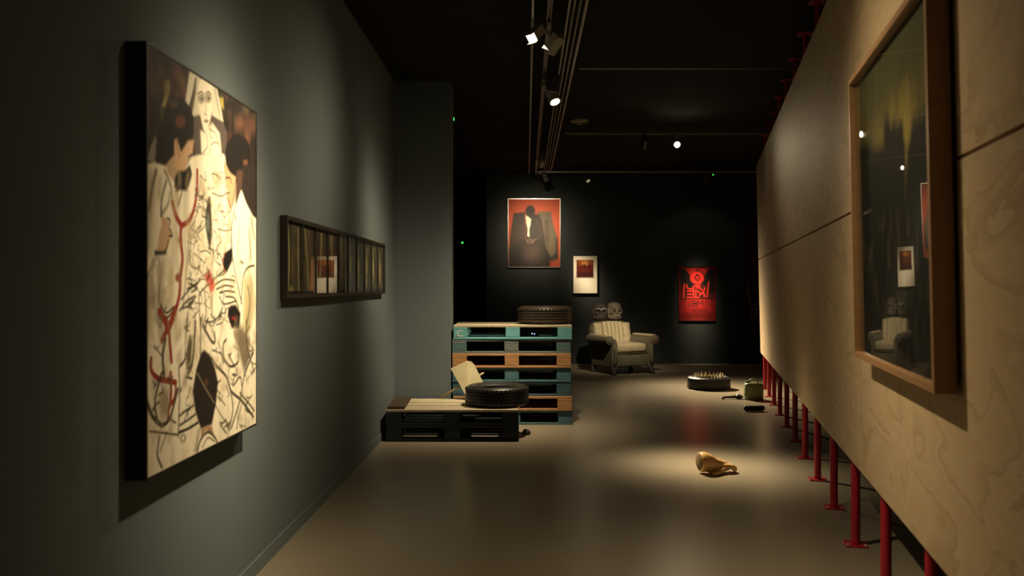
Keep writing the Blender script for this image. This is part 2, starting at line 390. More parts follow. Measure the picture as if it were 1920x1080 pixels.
# ================================================================== big picture on the screen
def panel_box(name, m, parent, y0, y1, z0, z1, off0, off1, org):
    p = [screenpt(y0, z0, off0), screenpt(y0, z0, off1), screenpt(y1, z0, off1), screenpt(y1, z0, off0), screenpt(y0, z1, off0), screenpt(y0, z1, off1), screenpt(y1, z1, off1), screenpt(y1, z1, off0)]
    c = sum(p, Vector())/8
    return link(name, hexa([q-c for q in p]), m, parent, c-org)
GR, GC, GB = 36.0, 3.20, 0.0065           # bow of the glazing: radius, apex, height
fy0, fy1, fz0, fz1, FD = 2.61, 4.02, 1.085, 2.325, 0.075
org = screenpt((fy0+fy1)/2, fz0, 0)
fr = thing('framed_landscape', 'large dark green landscape under glass in deep honey-oak frame on plywood screen', 'picture', org)
fw = 0.024
panel_box('frame_bar', M['oak'], fr, fy0, fy1, fz0, fz0+fw, 0.012, FD, org)
panel_box('frame_bar', M['oak'], fr, fy0, fy1, fz1-fw, fz1, 0.012, FD, org)
panel_box('frame_bar', M['oak'], fr, fy0, fy0+fw, fz0+fw, fz1-fw, 0.012, FD, org)
panel_box('frame_bar', M['oak'], fr, fy1-fw, fy1, fz0+fw, fz1-fw, 0.012, FD, org)
panel_box('backing', M['black'], fr, fy0+.05, fy1-.05, fz0+.05, fz1-.05, 0.004, 0.030, org)
W_, H_ = fy1-fy0-2*fw, fz1-fz0-2*fw
cv = Canvas(W_, H_, 180, 190, (38, 38, 24))
def big_T(p):                             # photo pixel -> picture metres (x runs from the far edge to the near edge)
    k = (p[0]-HX)/F; a = PA-.05*1.023; Y = a/(k-PS)
    for _ in range(3):
        z = CAMH+(HY-p[1])*Y/F; Y = (a-PLEAN*(z-1.77))/(k-PS)
    return (fy1-fw-Y, fz1-fw-(CAMH+(HY-p[1])*Y/F))
n1, n2, n3 = cv.noise(14, 5), cv.noise(36, 9), cv.noise(60, 22)
v = cv.Y/H_; u = cv.X/W_
cv.tint(np.clip((.62-v)/.2, 0, 1)*(.55+.4*n2), (96, 90, 48))
cv.tint(np.clip(1-np.abs(v-.36)/.22, 0, 1)*np.clip(1-np.abs(u-.55)/.5, 0, 1)*(.4+.6*n2), (160, 142, 62))
cv.tint(np.exp(-((u-.62)/.16)**2-((v-.36)/.10)**2)*(.5+.5*n3), (206, 178, 78))
cv.tint(np.clip((.20-v)/.20, 0, 1)*.6, (78, 80, 52))
cv.T = lambda p: big_T((1560+p[0]/2.572, p[1]/2.572)); TRE = (26, 26, 19)
cv.poly([(100, 690), (180, 690), (190, 720), (240, 690), (244, 580), (262, 552), (276, 600), (292, 562), (304, 590), (330, 560), (345, 640), (352, 720), (340, 1100), (100, 1120)], TRE, .03)
cv.poly([(352, 720), (365, 640), (378, 580), (392, 548), (400, 575), (412, 530), (424, 560), (440, 505), (456, 530), (480, 470), (500, 480), (500, 1150), (330, 1150)], TRE, .03)
cv.poly([(100, 1000), (500, 1000), (500, 2200), (100, 2200)], (22, 23, 19), .06)
for x, y, h in ((335, 400, 260), (350, 380, 300), (362, 420, 240), (320, 440, 120), (344, 640, 120)): cv.line([(x, y), (x+4, y+h)], .02, (176, 156, 72), .03, .5)
cv.T = lambda p: p
cv.tint(np.clip((v-.50)/.1, 0, 1)*np.clip(n3*n2*2.4-.5, 0, 1)*.7*np.clip(1.25-v, 0, 1), (96, 92, 62))
for x in (.06, .09, .13, .17): cv.oval((x*W_+.03, .49*H_), .007, .006, (170, 165, 140), .004)
def bigplace(x, y):
    Y = fy1-fw-x; z = fz1-fw-y; a = PA-PLEAN*(z-1.77)
    P = np.stack([a+PS*Y, Y, z], 1)+np.array(PN)*.042
    return P-np.array(org)
link('painting', cv.mesh(bigplace), M['canvas_print'], fr)
# acrylic glazing, bowed a few millimetres outwards
gv, gf, gn = [], [], 30
for i in range(gn+1):
    y = fy0+fw+(fy1-fy0-2*fw)*i/gn; sag = GB-(y-GC)**2/(2*GR)
    for z in (fz0+fw, fz1-fw): gv.append(screenpt(y, z, .056+sag)-org)
for i in range(gn): gf.append((2*i, 2*i+1, 2*i+3, 2*i+2))
o = link('glass', mesh(gv, gf), M['glass'], fr, smooth=True)

# ================================================================== tall painting on the left wall
PAo = 1.25                                # lateral offset of its face
def lw_Y(px, a): return a/(WS-(px-HX)/F)
py0, py1, pz0, pz1 = 2.954, 4.143, 0.768, 2.200
pw, ph = py1-py0, pz1-pz0
def face_T(p):
    Y = lw_Y(p[0], PAo); return (Y-py0, pz1-(CAMH+(HY-p[1])*Y/F))
cv = Canvas(pw, ph, 250, 620, (248, 238, 214))
def c1(p): return face_T((220+p[0]/3.6, 50+p[1]/3.6))
def c2(p): return face_T((220+p[0]/3.6, 320+p[1]/3.6))
def c3(p): return face_T((220+p[0]/3.0, 590+p[1]/3.0))
DK, INK, SK, RD = (26, 20, 18), (58, 50, 38), (205, 168, 130), (150, 52, 40)
CR = (250, 240, 216)
# soft folds over the pale cloth
n1 = cv.noise(22, 4); cv.tint(np.clip(n1*1.6-.75, 0, 1)*.55, (190, 176, 140))
n2 = cv.noise(40, 12); cv.tint(np.clip(n2*1.8-1.0, 0, 1)*.5, (205, 186, 140))
# dark crowd at the top
cv.T = c1
cv.poly([(180, 60), (960, 560), (960, 1120), (810, 1100), (770, 930), (720, 860), (560, 860), (500, 880), (440, 980), (380, 880), (330, 940), (250, 910), (180, 940)], (38, 29, 25))
msk = np.clip((.36-cv.Y/ph)/.03, 0, 1)*(np.abs(cv.a-np.array(srgb((38, 29, 25)))).sum(-1) < .03)
na, nb = cv.noise(26, 16), cv.noise(20, 14)
cv.tint(msk*np.clip(na*2.4-1.25, 0, 1)*.8, (98, 66, 54)); cv.tint(msk*np.clip(nb*2.6-1.6, 0, 1)*.8, (120, 104, 70)); cv.tint(msk*np.clip(cv.noise(24, 18)*3-2.0, 0, 1), (24, 18, 17))
cv.poly([(310, 370), (350, 360), (355, 430), (325, 540), (300, 540), (320, 450)], (176, 164, 96))
cv.poly([(690, 480), (715, 480), (720, 560), (700, 540)], (190, 170, 80))
cv.poly([(225, 810), (260, 740), (270, 830), (245, 920), (205, 900)], (150, 142, 128))
for _ in range(46):                       # blurred heads in the crowd
    x = random.choice((random.uniform(215, 460), random.uniform(720, 925))); y = 150+(x-205)*.62+random.uniform(0, 330)
    cv.oval((x, y), random.uniform(9, 20), random.uniform(18, 44), random.choice(((104, 68, 54), (84, 62, 50), (128, 84, 62), (30, 23, 21), (24, 19, 18), (112, 98, 70))), .03, .75)
# white veil and face
cv.poly([(488, 300), (545, 330), (520, 430), (482, 545), (458, 515)], (226, 218, 196))
cv.poly([(540, 330), (560, 338), (548, 470), (560, 600), (500, 610), (515, 540), (530, 440)], (222, 214, 190))
cv.poly([(635, 390), (672, 412), (700, 540), (716, 645), (640, 600)], (226, 218, 196))
cv.line([(660, 420), (675, 520), (695, 610)], .008, (120, 108, 90)); cv.line([(530, 350), (510, 450), (490, 530)], .012, (70, 58, 48))
cv.poly([(545, 400), (560, 350), (600, 350), (640, 395), (642, 560), (625, 640), (603, 712), (582, 700), (562, 610), (540, 490)], CR)
cv.poly([(508, 612), (552, 596), (575, 690), (590, 800), (570, 860), (525, 860), (512, 740)], (92, 82, 76))
cv.poly([(636, 606), (716, 650), (742, 720), (725, 880), (700, 800), (675, 720), (648, 690)], (92, 82, 76))
for x, y in ((566, 487), (613, 482)):
    cv.oval((x, y), 22, 31, (80, 68, 54)); cv.oval((x, y+3), 16, 23, (222, 208, 176)); cv.oval((x+2, y+3), 9, 13, (34, 28, 24))
cv.line([(540, 455), (566, 440), (586, 458)], .005, INK); cv.line([(597, 450), (615, 438), (634, 456)], .005, INK)
cv.line([(592, 500), (600, 560), (588, 590), (606, 596)], .004, (140, 118, 90)); cv.oval((600, 637), 15, 10, (70, 44, 36))
# hands and throat below the face
cv.poly([(560, 700), (590, 715), (640, 648), (690, 720), (706, 860), (640, 880), (568, 850)], CR)
for q in ([(620, 690), (660, 720), (690, 800)], [(600, 720), (610, 800), (580, 850)], [(630, 800), (660, 780), (690, 800), (700, 850)], [(640, 660), (625, 720), (640, 760)], [(625, 860), (630, 820)]):
    cv.line(q, .005, (120, 108, 72))
# man on the left: dark hair, face, beard
cv.poly([(320, 560), (365, 480), (440, 478), (495, 545), (518, 620), (515, 735), (470, 760), (440, 820), (425, 850), (410, 750), (380, 860), (330, 935), (262, 920), (258, 800), (300, 680)], DK)
cv.oval((425, 640), 34, 44, (98, 58, 48)); cv.oval((380, 520), 30, 30, (96, 78, 60), op=.7)
cv.poly([(385, 770), (402, 752), (430, 850), (478, 772), (516, 765), (508, 855), (480, 900), (450, 1000), (410, 1040), (370, 1000), (385, 900)], SK)
cv.line([(400, 760), (408, 840), (420, 880)], .006, (120, 84, 62)); cv.line([(480, 880), (505, 860)], .006, INK)
cv.poly([(330, 930), (380, 870), (400, 1000), (390, 1060), (340, 990)], (190, 158, 126))
cv.poly([(440, 990), (490, 930), (505, 1000), (480, 1085), (440, 1085)], DK)
cv.T = c2
cv.poly([(385, 60), (405, 0), (500, 0), (488, 60), (470, 140), (425, 130), (395, 150)], DK)
cv.line([(440, 120), (425, 190), (412, 230)], .008, DK); cv.line([(400, 60), (385, 110)], .008, DK)
# cloak, hidden woman's face
for q, wd in (([(320, 0), (360, 100), (372, 220)], .012), ([(262, 0), (235, 120), (215, 260)], .02), ([(330, 70), (300, 190), (295, 290)], .014), ([(355, 150), (345, 220), (300, 300)], .01)):
    cv.line(q, wd, (120, 110, 86), .01)
cv.poly([(292, 300), (340, 325), (352, 372), (368, 440), (345, 492), (328, 545), (268, 545), (278, 450), (300, 360)], SK)
for q in ([(338, 320), (356, 335), (352, 365)], [(352, 390), (372, 438), (350, 440)], [(345, 470), (338, 510), (322, 545)], [(300, 250), (295, 310)]):
    cv.line(q, .008, DK)
cv.poly([(252, 535), (290, 540), (335, 540), (330, 566), (250, 576)], DK)
for q in ([(245, 590), (222, 660), (196, 752)], [(262, 590), (232, 670)], [(276, 580), (292, 700), (284, 880), (300, 930)], [(270, 640), (280, 760), (272, 1000), (286, 1060)], [(485, 420), (470, 640), (455, 800), (440, 940)], [(500, 440), (488, 620), (545, 660), (560, 600)]):
    cv.line(q, .007, (92, 82, 60), .005)
for q in ([(290, 900), (330, 960), (380, 920)], [(300, 960), (340, 990), (385, 930)], [(285, 1000), (330, 920)]): cv.line(q, .009, INK)
for q, wd, op in (([(228, 60), (212, 300), (205, 520)], .05, .55), ([(300, 640), (292, 820), (300, 1000)], .04, .5), ([(215, 780), (205, 1060)], .06, .5), ([(400, 240), (395, 420), (400, 620)], .03, .4), ([(465, 180), (455, 420), (470, 620)], .03, .4), ([(350, 620), (365, 800), (350, 900)], .03, .35)):
    cv.line(q, wd, (128, 114, 86), .05, op)
# red cord
for q, wd in (([(372, 218), (398, 310), (434, 372)], .026), ([(434, 372), (490, 330), (525, 225), (538, 100), (540, 0)], .022), ([(430, 370), (428, 480), (440, 600), (425, 720), (420, 830), (392, 950), (350, 1070)], .024), ([(288, 950), (318, 1010), (345, 1075)], .03), ([(395, 930), (370, 1010), (330, 1075)], .03)):
    cv.line(q, wd, RD)
cv.oval((410, 722), 20, 30, RD); cv.oval((425, 470), 14, 24, RD)
# centre: pale figure with many fine lines
cv.poly([(596, 268), (612, 180), (628, 170), (636, 300), (640, 400), (630, 535), (610, 470), (595, 390)], (66, 60, 52)); cv.oval((612, 350), 8, 60, (120, 130, 116))
for q in ([(545, 220), (592, 290), (590, 370), (545, 425), (560, 470)], [(560, 548), (600, 540), (630, 562), (622, 520)], [(550, 200), (580, 190), (612, 230), (600, 270), (575, 240)], [(640, 150), (700, 172), (742, 150)], [(560, 30), (600, 70), (590, 10)],
          [(680, 390), (720, 405), (770, 400)], [(745, 60), (735, 140), (760, 250)], [(650, 560), (700, 470), (690, 450)], [(560, 40), (550, 200)], [(700, 480), (670, 530), (690, 640), (670, 700)], [(640, 430), (650, 560), (640, 640)], [(545, 730), (600, 735)],
          [(650, 60), (640, 20), (680, 40), (700, 90)], [(560, 640), (540, 700)], [(755, 300), (770, 420), (775, 520)], [(520, 560), (590, 620)]):
    cv.line(q, .0055, INK, .004)
for _ in range(46):
    x, y = random.uniform(560, 760), random.uniform(-20, 560); cv.line([(x, y), (x+random.uniform(-18, 18), y+random.uniform(15, 50)), (x+random.uniform(-30, 30), y+random.uniform(30, 80))], random.choice((.003, .004, .006)), random.choice((INK, (120, 108, 66), (150, 128, 84))), .004, .7)
# clasped hands and red flower
for q in ([(470, 800), (520, 770), (560, 740)], [(430, 870), (490, 800), (545, 760)], [(420, 945), (470, 880), (525, 845)], [(440, 930), (500, 900), (530, 850)], [(660, 770), (720, 735), (792, 742)], [(670, 800), (730, 775), (785, 785)], [(690, 825), (740, 812), (792, 820)], [(730, 850), (790, 860), (820, 930)], [(480, 760), (540, 790), (500, 820)], [(690, 850), (720, 900), (800, 880)], [(555, 830), (610, 770), (722, 672)], [(590, 820), (600, 960), (590, 1010), (640, 1020), (690, 980)], [(640, 840), (640, 990)], [(720, 840), (700, 980), (680, 1010)], [(550, 840), (560, 1060)], [(475, 960), (470, 1080)]):
    cv.line(q, .0085, (66, 62, 44), .004)
cv.poly([(583, 712), (627, 670), (640, 720), (660, 770), (655, 800), (632, 832), (612, 770)], (196, 74, 70)); cv.line([(640, 700), (655, 740), (630, 760)], .006, (120, 40, 40))
for _ in range(60):                       # soft folds
    x, y = random.uniform(200, 900), random.uniform(0, 1060); h = random.uniform(40, 130)
    cv.line([(x, y), (x+random.uniform(-14, 14), y+h/2), (x+random.uniform(-20, 20), y+h)], random.uniform(.012, .03), random.choice(((176, 158, 118), (150, 134, 98), (196, 170, 120))), .03, .55)
for _ in range(70):
    x, y = random.uniform(470, 780), random.uniform(0, 1060); a = random.uniform(-1, 1)
    cv.line([(x, y), (x+20*a+random.uniform(-12, 12), y+random.uniform(8, 40)), (x+40*a, y+random.uniform(20, 70)), (x+random.uniform(-40, 40), y+random.uniform(40, 90))], random.choice((.004, .006, .008)), random.choice((INK, INK, (84, 74, 50))), .004, .85)
# man on the right
cv.poly([(715, -60), (770, -50), (798, 20), (802, 110), (792, 200), (764, 268), (742, 195), (747, 150), (728, 60)], SK)
for q in ([(730, 50), (758, 48), (770, 80)], [(745, 150), (756, 150)], [(748, 190), (770, 265)], [(800, 60), (790, 160), (775, 240)]): cv.line(q, .008, (96, 66, 50))
cv.T = c1
cv.oval((815, 870), 88, 145, DK); cv.poly([(800, 980), (850, 960), (850, 1100), (810, 1100)], (60, 44, 38)); cv.poly([(850, 900), (880, 900), (880, 1060), (850, 1080)], (110, 70, 52))
cv.T = c2
cv.poly([(810, 0), (850, 0), (835, 130), (795, 250), (800, 120)], (84, 62, 50)); cv.poly([(850, -40), (950, -40), (950, 330), (915, 310), (872, 225), (842, 140)], (44, 36, 32))
cv.poly([(770, 300), (800, 260), (850, 190), (922, 320), (940, 640), (905, 640), (868, 655), (850, 720), (842, 880), (800, 780), (782, 620)], (248, 238, 212))
for q in ([(778, 300), (768, 480), (790, 660), (840, 900)], [(925, 640), (880, 655), (850, 720), (835, 890)], [(785, 270), (800, 330)], [(905, 320), (925, 460)], [(890, 400), (900, 600)]): cv.line(q, .01, INK)
cv.poly([(825, 600), (855, 620), (850, 634), (830, 620)], DK)
cv.poly([(772, 518), (730, 550), (714, 600), (716, 660), (738, 694), (776, 610)], DK); cv.line([(724, 560), (712, 620), (728, 690)], .008, RD)
cv.poly([(748, 925), (772, 905), (800, 905), (832, 960), (822, 1070), (770, 1060), (744, 980)], DK); cv.poly([(770, 992), (795, 984), (812, 996), (790, 1006)], (170, 40, 36))
cv.poly([(850, 740), (905, 690), (935, 900), (900, 1080), (850, 1080)], (188, 172, 120), .02, .7); cv.line([(880, 780), (895, 900), (870, 1050)], .012, (110, 96, 66))
for q, wd, op in (([(905, 330), (900, 520), (890, 640)], .03, .5), ([(820, 420), (815, 600), (830, 760)], .03, .4), ([(905, 760), (895, 920), (880, 1060)], .05, .5)):
    cv.line(q, wd, (132, 118, 86), .05, op)
# lower part
cv.T = c3
for q, wd in (([(236, -10), (285, 60), (250, 145)], .026), ([(318, -10), (292, 80), (304, 260)], .024), ([(190, 250), (190, 310), (230, 358), (330, 382)], .022), ([(330, 388), (322, 470), (292, 520), (284, 590)], .018), ([(300, 330), (302, 420), (298, 500)], .022)): cv.line(q, wd, RD)
for q, wd in (([(250, 330), (212, 480), (228, 600), (262, 618), (300, 570), (340, 420)], .016), ([(270, 140), (255, 230), (262, 340)], .02), ([(345, 300), (350, 420), (343, 690)], .010), ([(343, 676), (180, 656)], .008), ([(160, 465), (196, 570), (250, 625)], .02), ([(236, 690), (225, 790), (252, 860)], .012), ([(205, 180), (250, 230)], .006), ([(280, 660), (240, 770)], .007), ([(350, 570), (385, 540), (430, 510)], .010), ([(352, 622), (400, 590), (440, 560)], .010), ([(348, 662), (400, 640), (455, 606)], .012), ([(385, 350), (420, 360)], .01), ([(395, 540), (380, 590)], .008), ([(410, 120), (380, 250), (350, 290)], .012), ([(390, 20), (380, 230)], .006), ([(440, 40), (425, 250), (400, 330)], .016), ([(470, 20), (466, 220)], .012), ([(300, 590), (330, 610)], .008)): cv.line(q, wd, INK if wd < .018 else (70, 58, 48))
cv.poly([(405, 140), (425, 120), (415, 260), (395, 300), (385, 250)], (86, 74, 58), .012)
cv.oval((262, 500), 30, 90, (110, 96, 70), .02, .7)
cv.oval((370, 695), 16, 24, INK); cv.oval((370, 695), 9, 15, CR)
cv.poly([(488, 200), (522, 230), (548, 300), (566, 380), (556, 490), (532, 615), (470, 640), (440, 545), (424, 430), (444, 310), (468, 225)], (38, 31, 27))
cv.line([(450, 330), (500, 420), (545, 495)], .008, (120, 108, 88)); cv.line([(545, 495), (580, 560), (625, 625)], .006, INK); cv.oval((500, 380), 10, 20, (84, 60, 46))
cv.poly([(470, 640), (530, 620), (545, 680), (500, 650), (470, 690)], (170, 130, 96))
cv.line([(450, 760), (470, 700), (510, 660), (545, 690), (560, 720)], .012, (90, 80, 62)); cv.line([(480, 740), (510, 690), (548, 712)], .008, (130, 118, 94)); cv.line([(460, 650), (440, 760)], .014, (120, 100, 76), .02)
cv.poly([(655, 90), (700, 60), (745, 135), (742, 260), (715, 335), (690, 240)], (120, 108, 88), .02)
for q, wd in (([(612, 140), (596, 170), (602, 250), (640, 292), (678, 268), (682, 230)], .012), ([(580, 210), (600, 270)], .01), ([(555, 285), (615, 352), (640, 430), (700, 485), (765, 575)], .014), ([(765, 215), (715, 340), (690, 480), (640, 640)], .012), ([(660, 330), (650, 400), (690, 350), (700, 400)], .01), ([(640, 440), (650, 530), (630, 640)], .012), ([(690, 440), (740, 500), (770, 540)], .01), ([(740, 480), (720, 530), (760, 560)], .009), ([(700, 500), (670, 640)], .007), ([(630, 300), (620, 380)], .008), ([(725, 30), (730, 180), (770, 320)], .01), ([(480, 60), (530, 150), (550, 150), (545, 100)], .014), ([(510, 20), (490, 90)], .01), ([(570, 150), (575, 190)], .008), ([(530, 240), (560, 300)], .01)): cv.line(q, wd, INK, .004)
for _ in range(40):
    x, y = random.uniform(170, 770), random.uniform(0, 640); cv.line([(x, y), (x+random.uniform(-20, 20), y+random.uniform(20, 60))], .004, (120, 108, 76), .004, .6)
for _ in range(46):
    x, y = random.uniform(170, 770), random.uniform(0, 640); h = random.uniform(30, 110)
    cv.line([(x, y), (x+random.uniform(-14, 14), y+h/2), (x+random.uniform(-24, 24), y+h)], random.uniform(.012, .03), random.choice(((160, 142, 106), (130, 116, 86))), .03, .5)
for _ in range(40):
    x, y = random.uniform(560, 770) if random.random() < .6 else random.uniform(180, 440), random.uniform(0, 620); a = random.uniform(-1, 1)
    cv.line([(x, y), (x+18*a, y+random.uniform(8, 30)), (x+36*a, y+random.uniform(-10, 50)), (x+random.uniform(-30, 30), y+random.uniform(30, 80))], random.choice((.005, .008, .011)), random.choice((INK, DK, (96, 84, 58))), .004, .85)
cv.poly([(488, 200), (522, 230), (548, 300), (566, 380), (556, 490), (532, 615), (470, 640), (440, 545), (424, 430), (444, 310), (468, 225)], (38, 31, 27))
cv.line([(450, 330), (500, 420), (545, 495)], .008, (120, 108, 88)); cv.oval((500, 380), 10, 20, (84, 60, 46))
cv.poly([(452, 770), (470, 705), (510, 662), (548, 690), (562, 724)], CR); cv.line([(450, 770), (470, 702), (510, 660), (548, 690), (564, 724)], .012, (90, 80, 62)); cv.line([(480, 745), (510, 692), (548, 714)], .008, (130, 118, 94))
cv.T = lambda p: p
def lwall(off, Y, z): return Vector((wallx(Y, off), Y, z))
def wall_box(name, m, parent, y0, y1, z0, z1, o0, o1, org):
    p = [lwall(o0, y0, z0), lwall(o1, y0, z0), lwall(o1, y1, z0), lwall(o0, y1, z0), lwall(o0, y0, z1), lwall(o1, y0, z1), lwall(o1, y1, z1), lwall(o0, y1, z1)]
    c = sum(p, Vector())/8
    return link(name, hexa([q-c for q in p]), m, parent, c-org)
FO = 1.321-PAo
org = lwall(0, (py0+py1)/2, pz0)
t = thing('tall_painting', 'tall painting of pale robed figures with red cords on dark deep-sided stretcher', 'painting', org)
wall_box('stretcher', M['black'], t, py0, py1, pz0, pz1, 0.004, FO-.004, org)
e = .008
for a in ((py0, py1, pz0-e, pz0), (py0, py1, pz1, pz1+e), (py0-e, py0, pz0-e, pz1+e), (py1, py1+e, pz0-e, pz1+e)): wall_box('edge_strip', M['black'], t, *a, 0.004, FO+.002, org)
o = link('canvas', cv.mesh(lambda x, y: np.stack([-PAo+WS*(py0+x), py0+x, pz1-y], 1)-np.array(org)), M['canvas_print'], t)
me = o.data; me.flip_normals() if me.polygons[0].normal.x < 0 else None

# ================================================================== strip of ten dark pictures on the left wall
sa = 1.285
sy0, sy1, sz0, sz1 = 4.80, 8.14, 1.335, 1.782
org = lwall(0, (sy0+sy1)/2, sz0)
t = thing('picture_strip', 'long low black frame holding ten narrow dark pictures, on the grey wall', 'picture', org)
SO = 1.321-sa; b = .022
wall_box('backing', M['black'], t, sy0+b, sy1-b, sz0+b, sz1-b, 0.003, SO-.016, org)
for a in ((sy0, sy1, sz0, sz0+b), (sy0, sy1, sz1-b, sz1), (sy0, sy0+b, sz0+b, sz1-b), (sy1-b, sy1, sz0+b, sz1-b)): wall_box('frame_bar', M['darkwood'], t, *a, 0.003, SO+.004, org)
cw = (sy1-sy0-2*b-.02)/10
for k in range(10):
    W_, H_ = cw-.028, sz1-sz0-2*b-.03
    cv = Canvas(W_, H_, 40, 70, (82, 74, 56))
    cv.tint(np.clip(cv.noise(5, 3)*1.6-.6, 0, 1)*.8, (126, 116, 80)); cv.tint(np.clip(cv.noise(4, 4)*2-1.1, 0, 1), (34, 28, 23))
    if k == 0:
        cv.line([(.10*W_, 0), (.22*W_, H_*.5), (.10*W_, H_)], .03, (180, 171, 112), .02); cv.line([(.85*W_, 0), (.9*W_, H_)], .03, (171, 158, 104), .03)
        cv.oval((.45*W_, .62*H_), .03, .08, (120, 100, 70), .02); cv.line([(.3*W_, 0), (.3*W_, H_*.9)], .02, (26, 20, 16), .02); cv.oval((.35*W_, .96*H_), .05, .015, (150, 146, 90), .01)
    elif k == 1:
        cv.line([(.3*W_, .05*H_), (.45*W_, .5*H_), (.6*W_, .95*H_)], .035, (168, 156, 96), .03); cv.poly([(.78*W_, .5*H_), (.98*W_, .45*H_), (.98*W_, H_), (.72*W_, H_)], (206, 150, 104), .02)
    elif k in (2, 3, 4):
        cv.line([((.62, .5, .45)[k-2]*W_, .05*H_), ((.5, .48, .5)[k-2]*W_, .70*H_)], .045, (171, 152, 99), .04)
        cv.oval((.3*W_, .5*H_), .05, .09, (84, 40, 30), .04); cv.oval((.8*W_, .5*H_), .04, .08, (96, 44, 30), .04)
    else:
        x = (.45, .4, .5, .45, .5)[k-5]
        cv.line([(x*W_, .15*H_), ((x+.05)*W_, .5*H_), (x*W_, .85*H_)], .035, (164, 156, 105), .04)
        cv.oval((x*W_, .52*H_), .02, .06, (240, 222, 150), .02)
        if k in (6, 7): cv.oval((x*W_, .85*H_), .02, .04, (214, 206, 140), .02)
        if k == 9: cv.oval((.55*W_, .66*H_), .02, .07, (230, 170, 116), .03)
    Yc = sy0+b+.01+cw*(k+.5)
    link('picture', cv.mesh(lambda x, y: np.stack([wallx(Yc-W_/2+x, SO-.014), Yc-W_/2+x, sz1-b-.015-y], 1)-np.array(org)), M['paper_print'], t)
    if k: wall_box('divider', M['darkwood'], t, Yc-cw/2-.008, Yc-cw/2+.008, sz0+b, sz1-b, SO-.0035, SO+.001, org)
link('glass', mesh([lwall(SO-.005, y, z)-org for y, z in ((sy0+b, sz0+b), (sy1-b, sz0+b), (sy1-b, sz1-b), (sy0+b, sz1-b))], [(0, 1, 2, 3)]), M['glass'], t)

# ================================================================== pictures on the back wall
def back_picture(name, label, px0, px1, p0, p1, Y, fmat, fw, depth, cv_fn, nx, ny, mats='paper_print', glass=False, matw=None):
    A, B = at(px0, p1, Y), at(px1, p0, Y); w_, h_ = B.x-A.x, B.z-A.z
    t = thing(name, label, 'picture', ((A.x+B.x)/2, Y+depth, A.z))
    cz = h_/2; d = -depth
    bx('backing', M['black'], t, (0, d/2+.006, cz), (w_-2*fw+.004, depth-.012, h_-2*fw+.004))
    for c, s in (((0, d/2, fw/2), (w_, depth, fw)), ((0, d/2, h_-fw/2), (w_, depth, fw)), ((-w_/2+fw/2, d/2, cz), (fw, depth, h_-2*fw)), ((w_/2-fw/2, d/2, cz), (fw, depth, h_-2*fw))):
        bx('frame_bar', fmat, t, c, s, .0015)
    iw, ih = w_-2*fw, h_-2*fw
    cv = cv_fn(iw, ih, nx, ny, A, B, fw, Y)
    link('print', cv.mesh(flat(iw, ih)), M[mats], t, (0, d+.010, cz))
    if glass: bx('glass', M['glass'], t, (0, d+.005, cz), (iw, .002, ih))
    return t
def TT(A, B, fw, Y, ox, oy, sc_):
    def f(p):
        q = at(ox+p[0]/sc_, oy+p[1]/sc_, Y); return (q.x-A.x-fw, B.z-fw-q.z)
    return f
def orange(iw, ih, nx, ny, A, B, fw, Y):
    cv = Canvas(iw, ih, nx, ny, (196, 82, 50)); cv.T = TT(A, B, fw, Y, 900, 340, 4.5); s = .02
    cv.tint(np.clip(cv.noise(5, 6)*.5, 0, 1)*.5, (160, 66, 44))
    cv.poly([(283, 268), (378, 257), (400, 740), (240, 740), (250, 460)], (50, 36, 34), s)
    cv.poly([(480, 256), (597, 252), (622, 370), (652, 470), (660, 640), (640, 680), (560, 700), (530, 400)], (96, 84, 70), s)
    cv.poly([(545, 325), (575, 320), (585, 420), (590, 480), (570, 560), (545, 480)], (66, 54, 48), s, .8); cv.poly([(640, 470), (655, 480), (660, 660), (560, 720), (600, 640), (640, 600)], (52, 42, 38), s)
    cv.poly([(245, 560), (350, 500), (520, 480), (600, 640), (610, 740), (240, 740)], (33, 25, 24), s)
    cv.poly([(384, 292), (430, 268), (500, 280), (526, 350), (548, 480), (560, 620), (545, 740), (330, 740), (345, 600), (385, 500), (380, 400)], (38, 31, 31), s)
    cv.line([(480, 330), (510, 440), (480, 490)], .03, (58, 46, 44), .03); cv.line([(465, 490), (440, 520)], .03, (100, 70, 62), .02)
    cv.oval((424, 252), 42, 50, (28, 24, 24), s); cv.poly([(385, 270), (400, 300), (440, 320), (440, 260)], (30, 25, 25), s)
    cv.poly([(386, 288), (412, 302), (430, 320), (424, 370), (414, 410), (417, 466), (400, 460), (404, 405), (392, 350)], (242, 226, 200), .012)
    cv.oval((422, 505), 30, 20, (96, 74, 66), s); cv.line([(378, 528), (420, 542), (470, 522)], .03, (24, 19, 19), .02); cv.oval((420, 506), 8, 8, (26, 20, 20), .01)
    cv.oval((440, 620), 62, 66, (76, 58, 55), .09, .9); cv.poly([(596, 680), (690, 660), (690, 740), (600, 740)], (170, 72, 40), .04)
    return cv
back_picture('framed_portrait', 'orange picture of dark-suited seated figure with white shirt in thin metal frame', 952, 1051, 372, 502, YB-.045, M['silver'], .014, .045, orange, 130, 170, 'canvas_print')
def whitep(iw, ih, nx, ny, A, B, fw, Y):
    cv = Canvas(iw, ih, nx, ny, (238, 230, 214)); cv.T = TT(A, B, fw, Y, 900, 340, 4.5); s = .006
    cv.poly([(815, 664), (958, 664), (958, 812), (815, 812)], (92, 26, 18), s)
    cv.poly([(820, 670), (955, 670), (940, 700), (835, 705)], (160, 78, 36), .03); cv.oval((885, 690), 28, 20, (196, 132, 60), .03); cv.poly([(825, 770), (950, 770), (955, 808), (820, 808)], (44, 14, 12), .04)
    cv.line([(850, 690), (860, 730)], .012, (54, 16, 12), .01); cv.line([(925, 690), (915, 740)], .012, (54, 16, 12), .01); cv.oval((880, 715), 12, 14, (40, 18, 14), .01)
    return cv
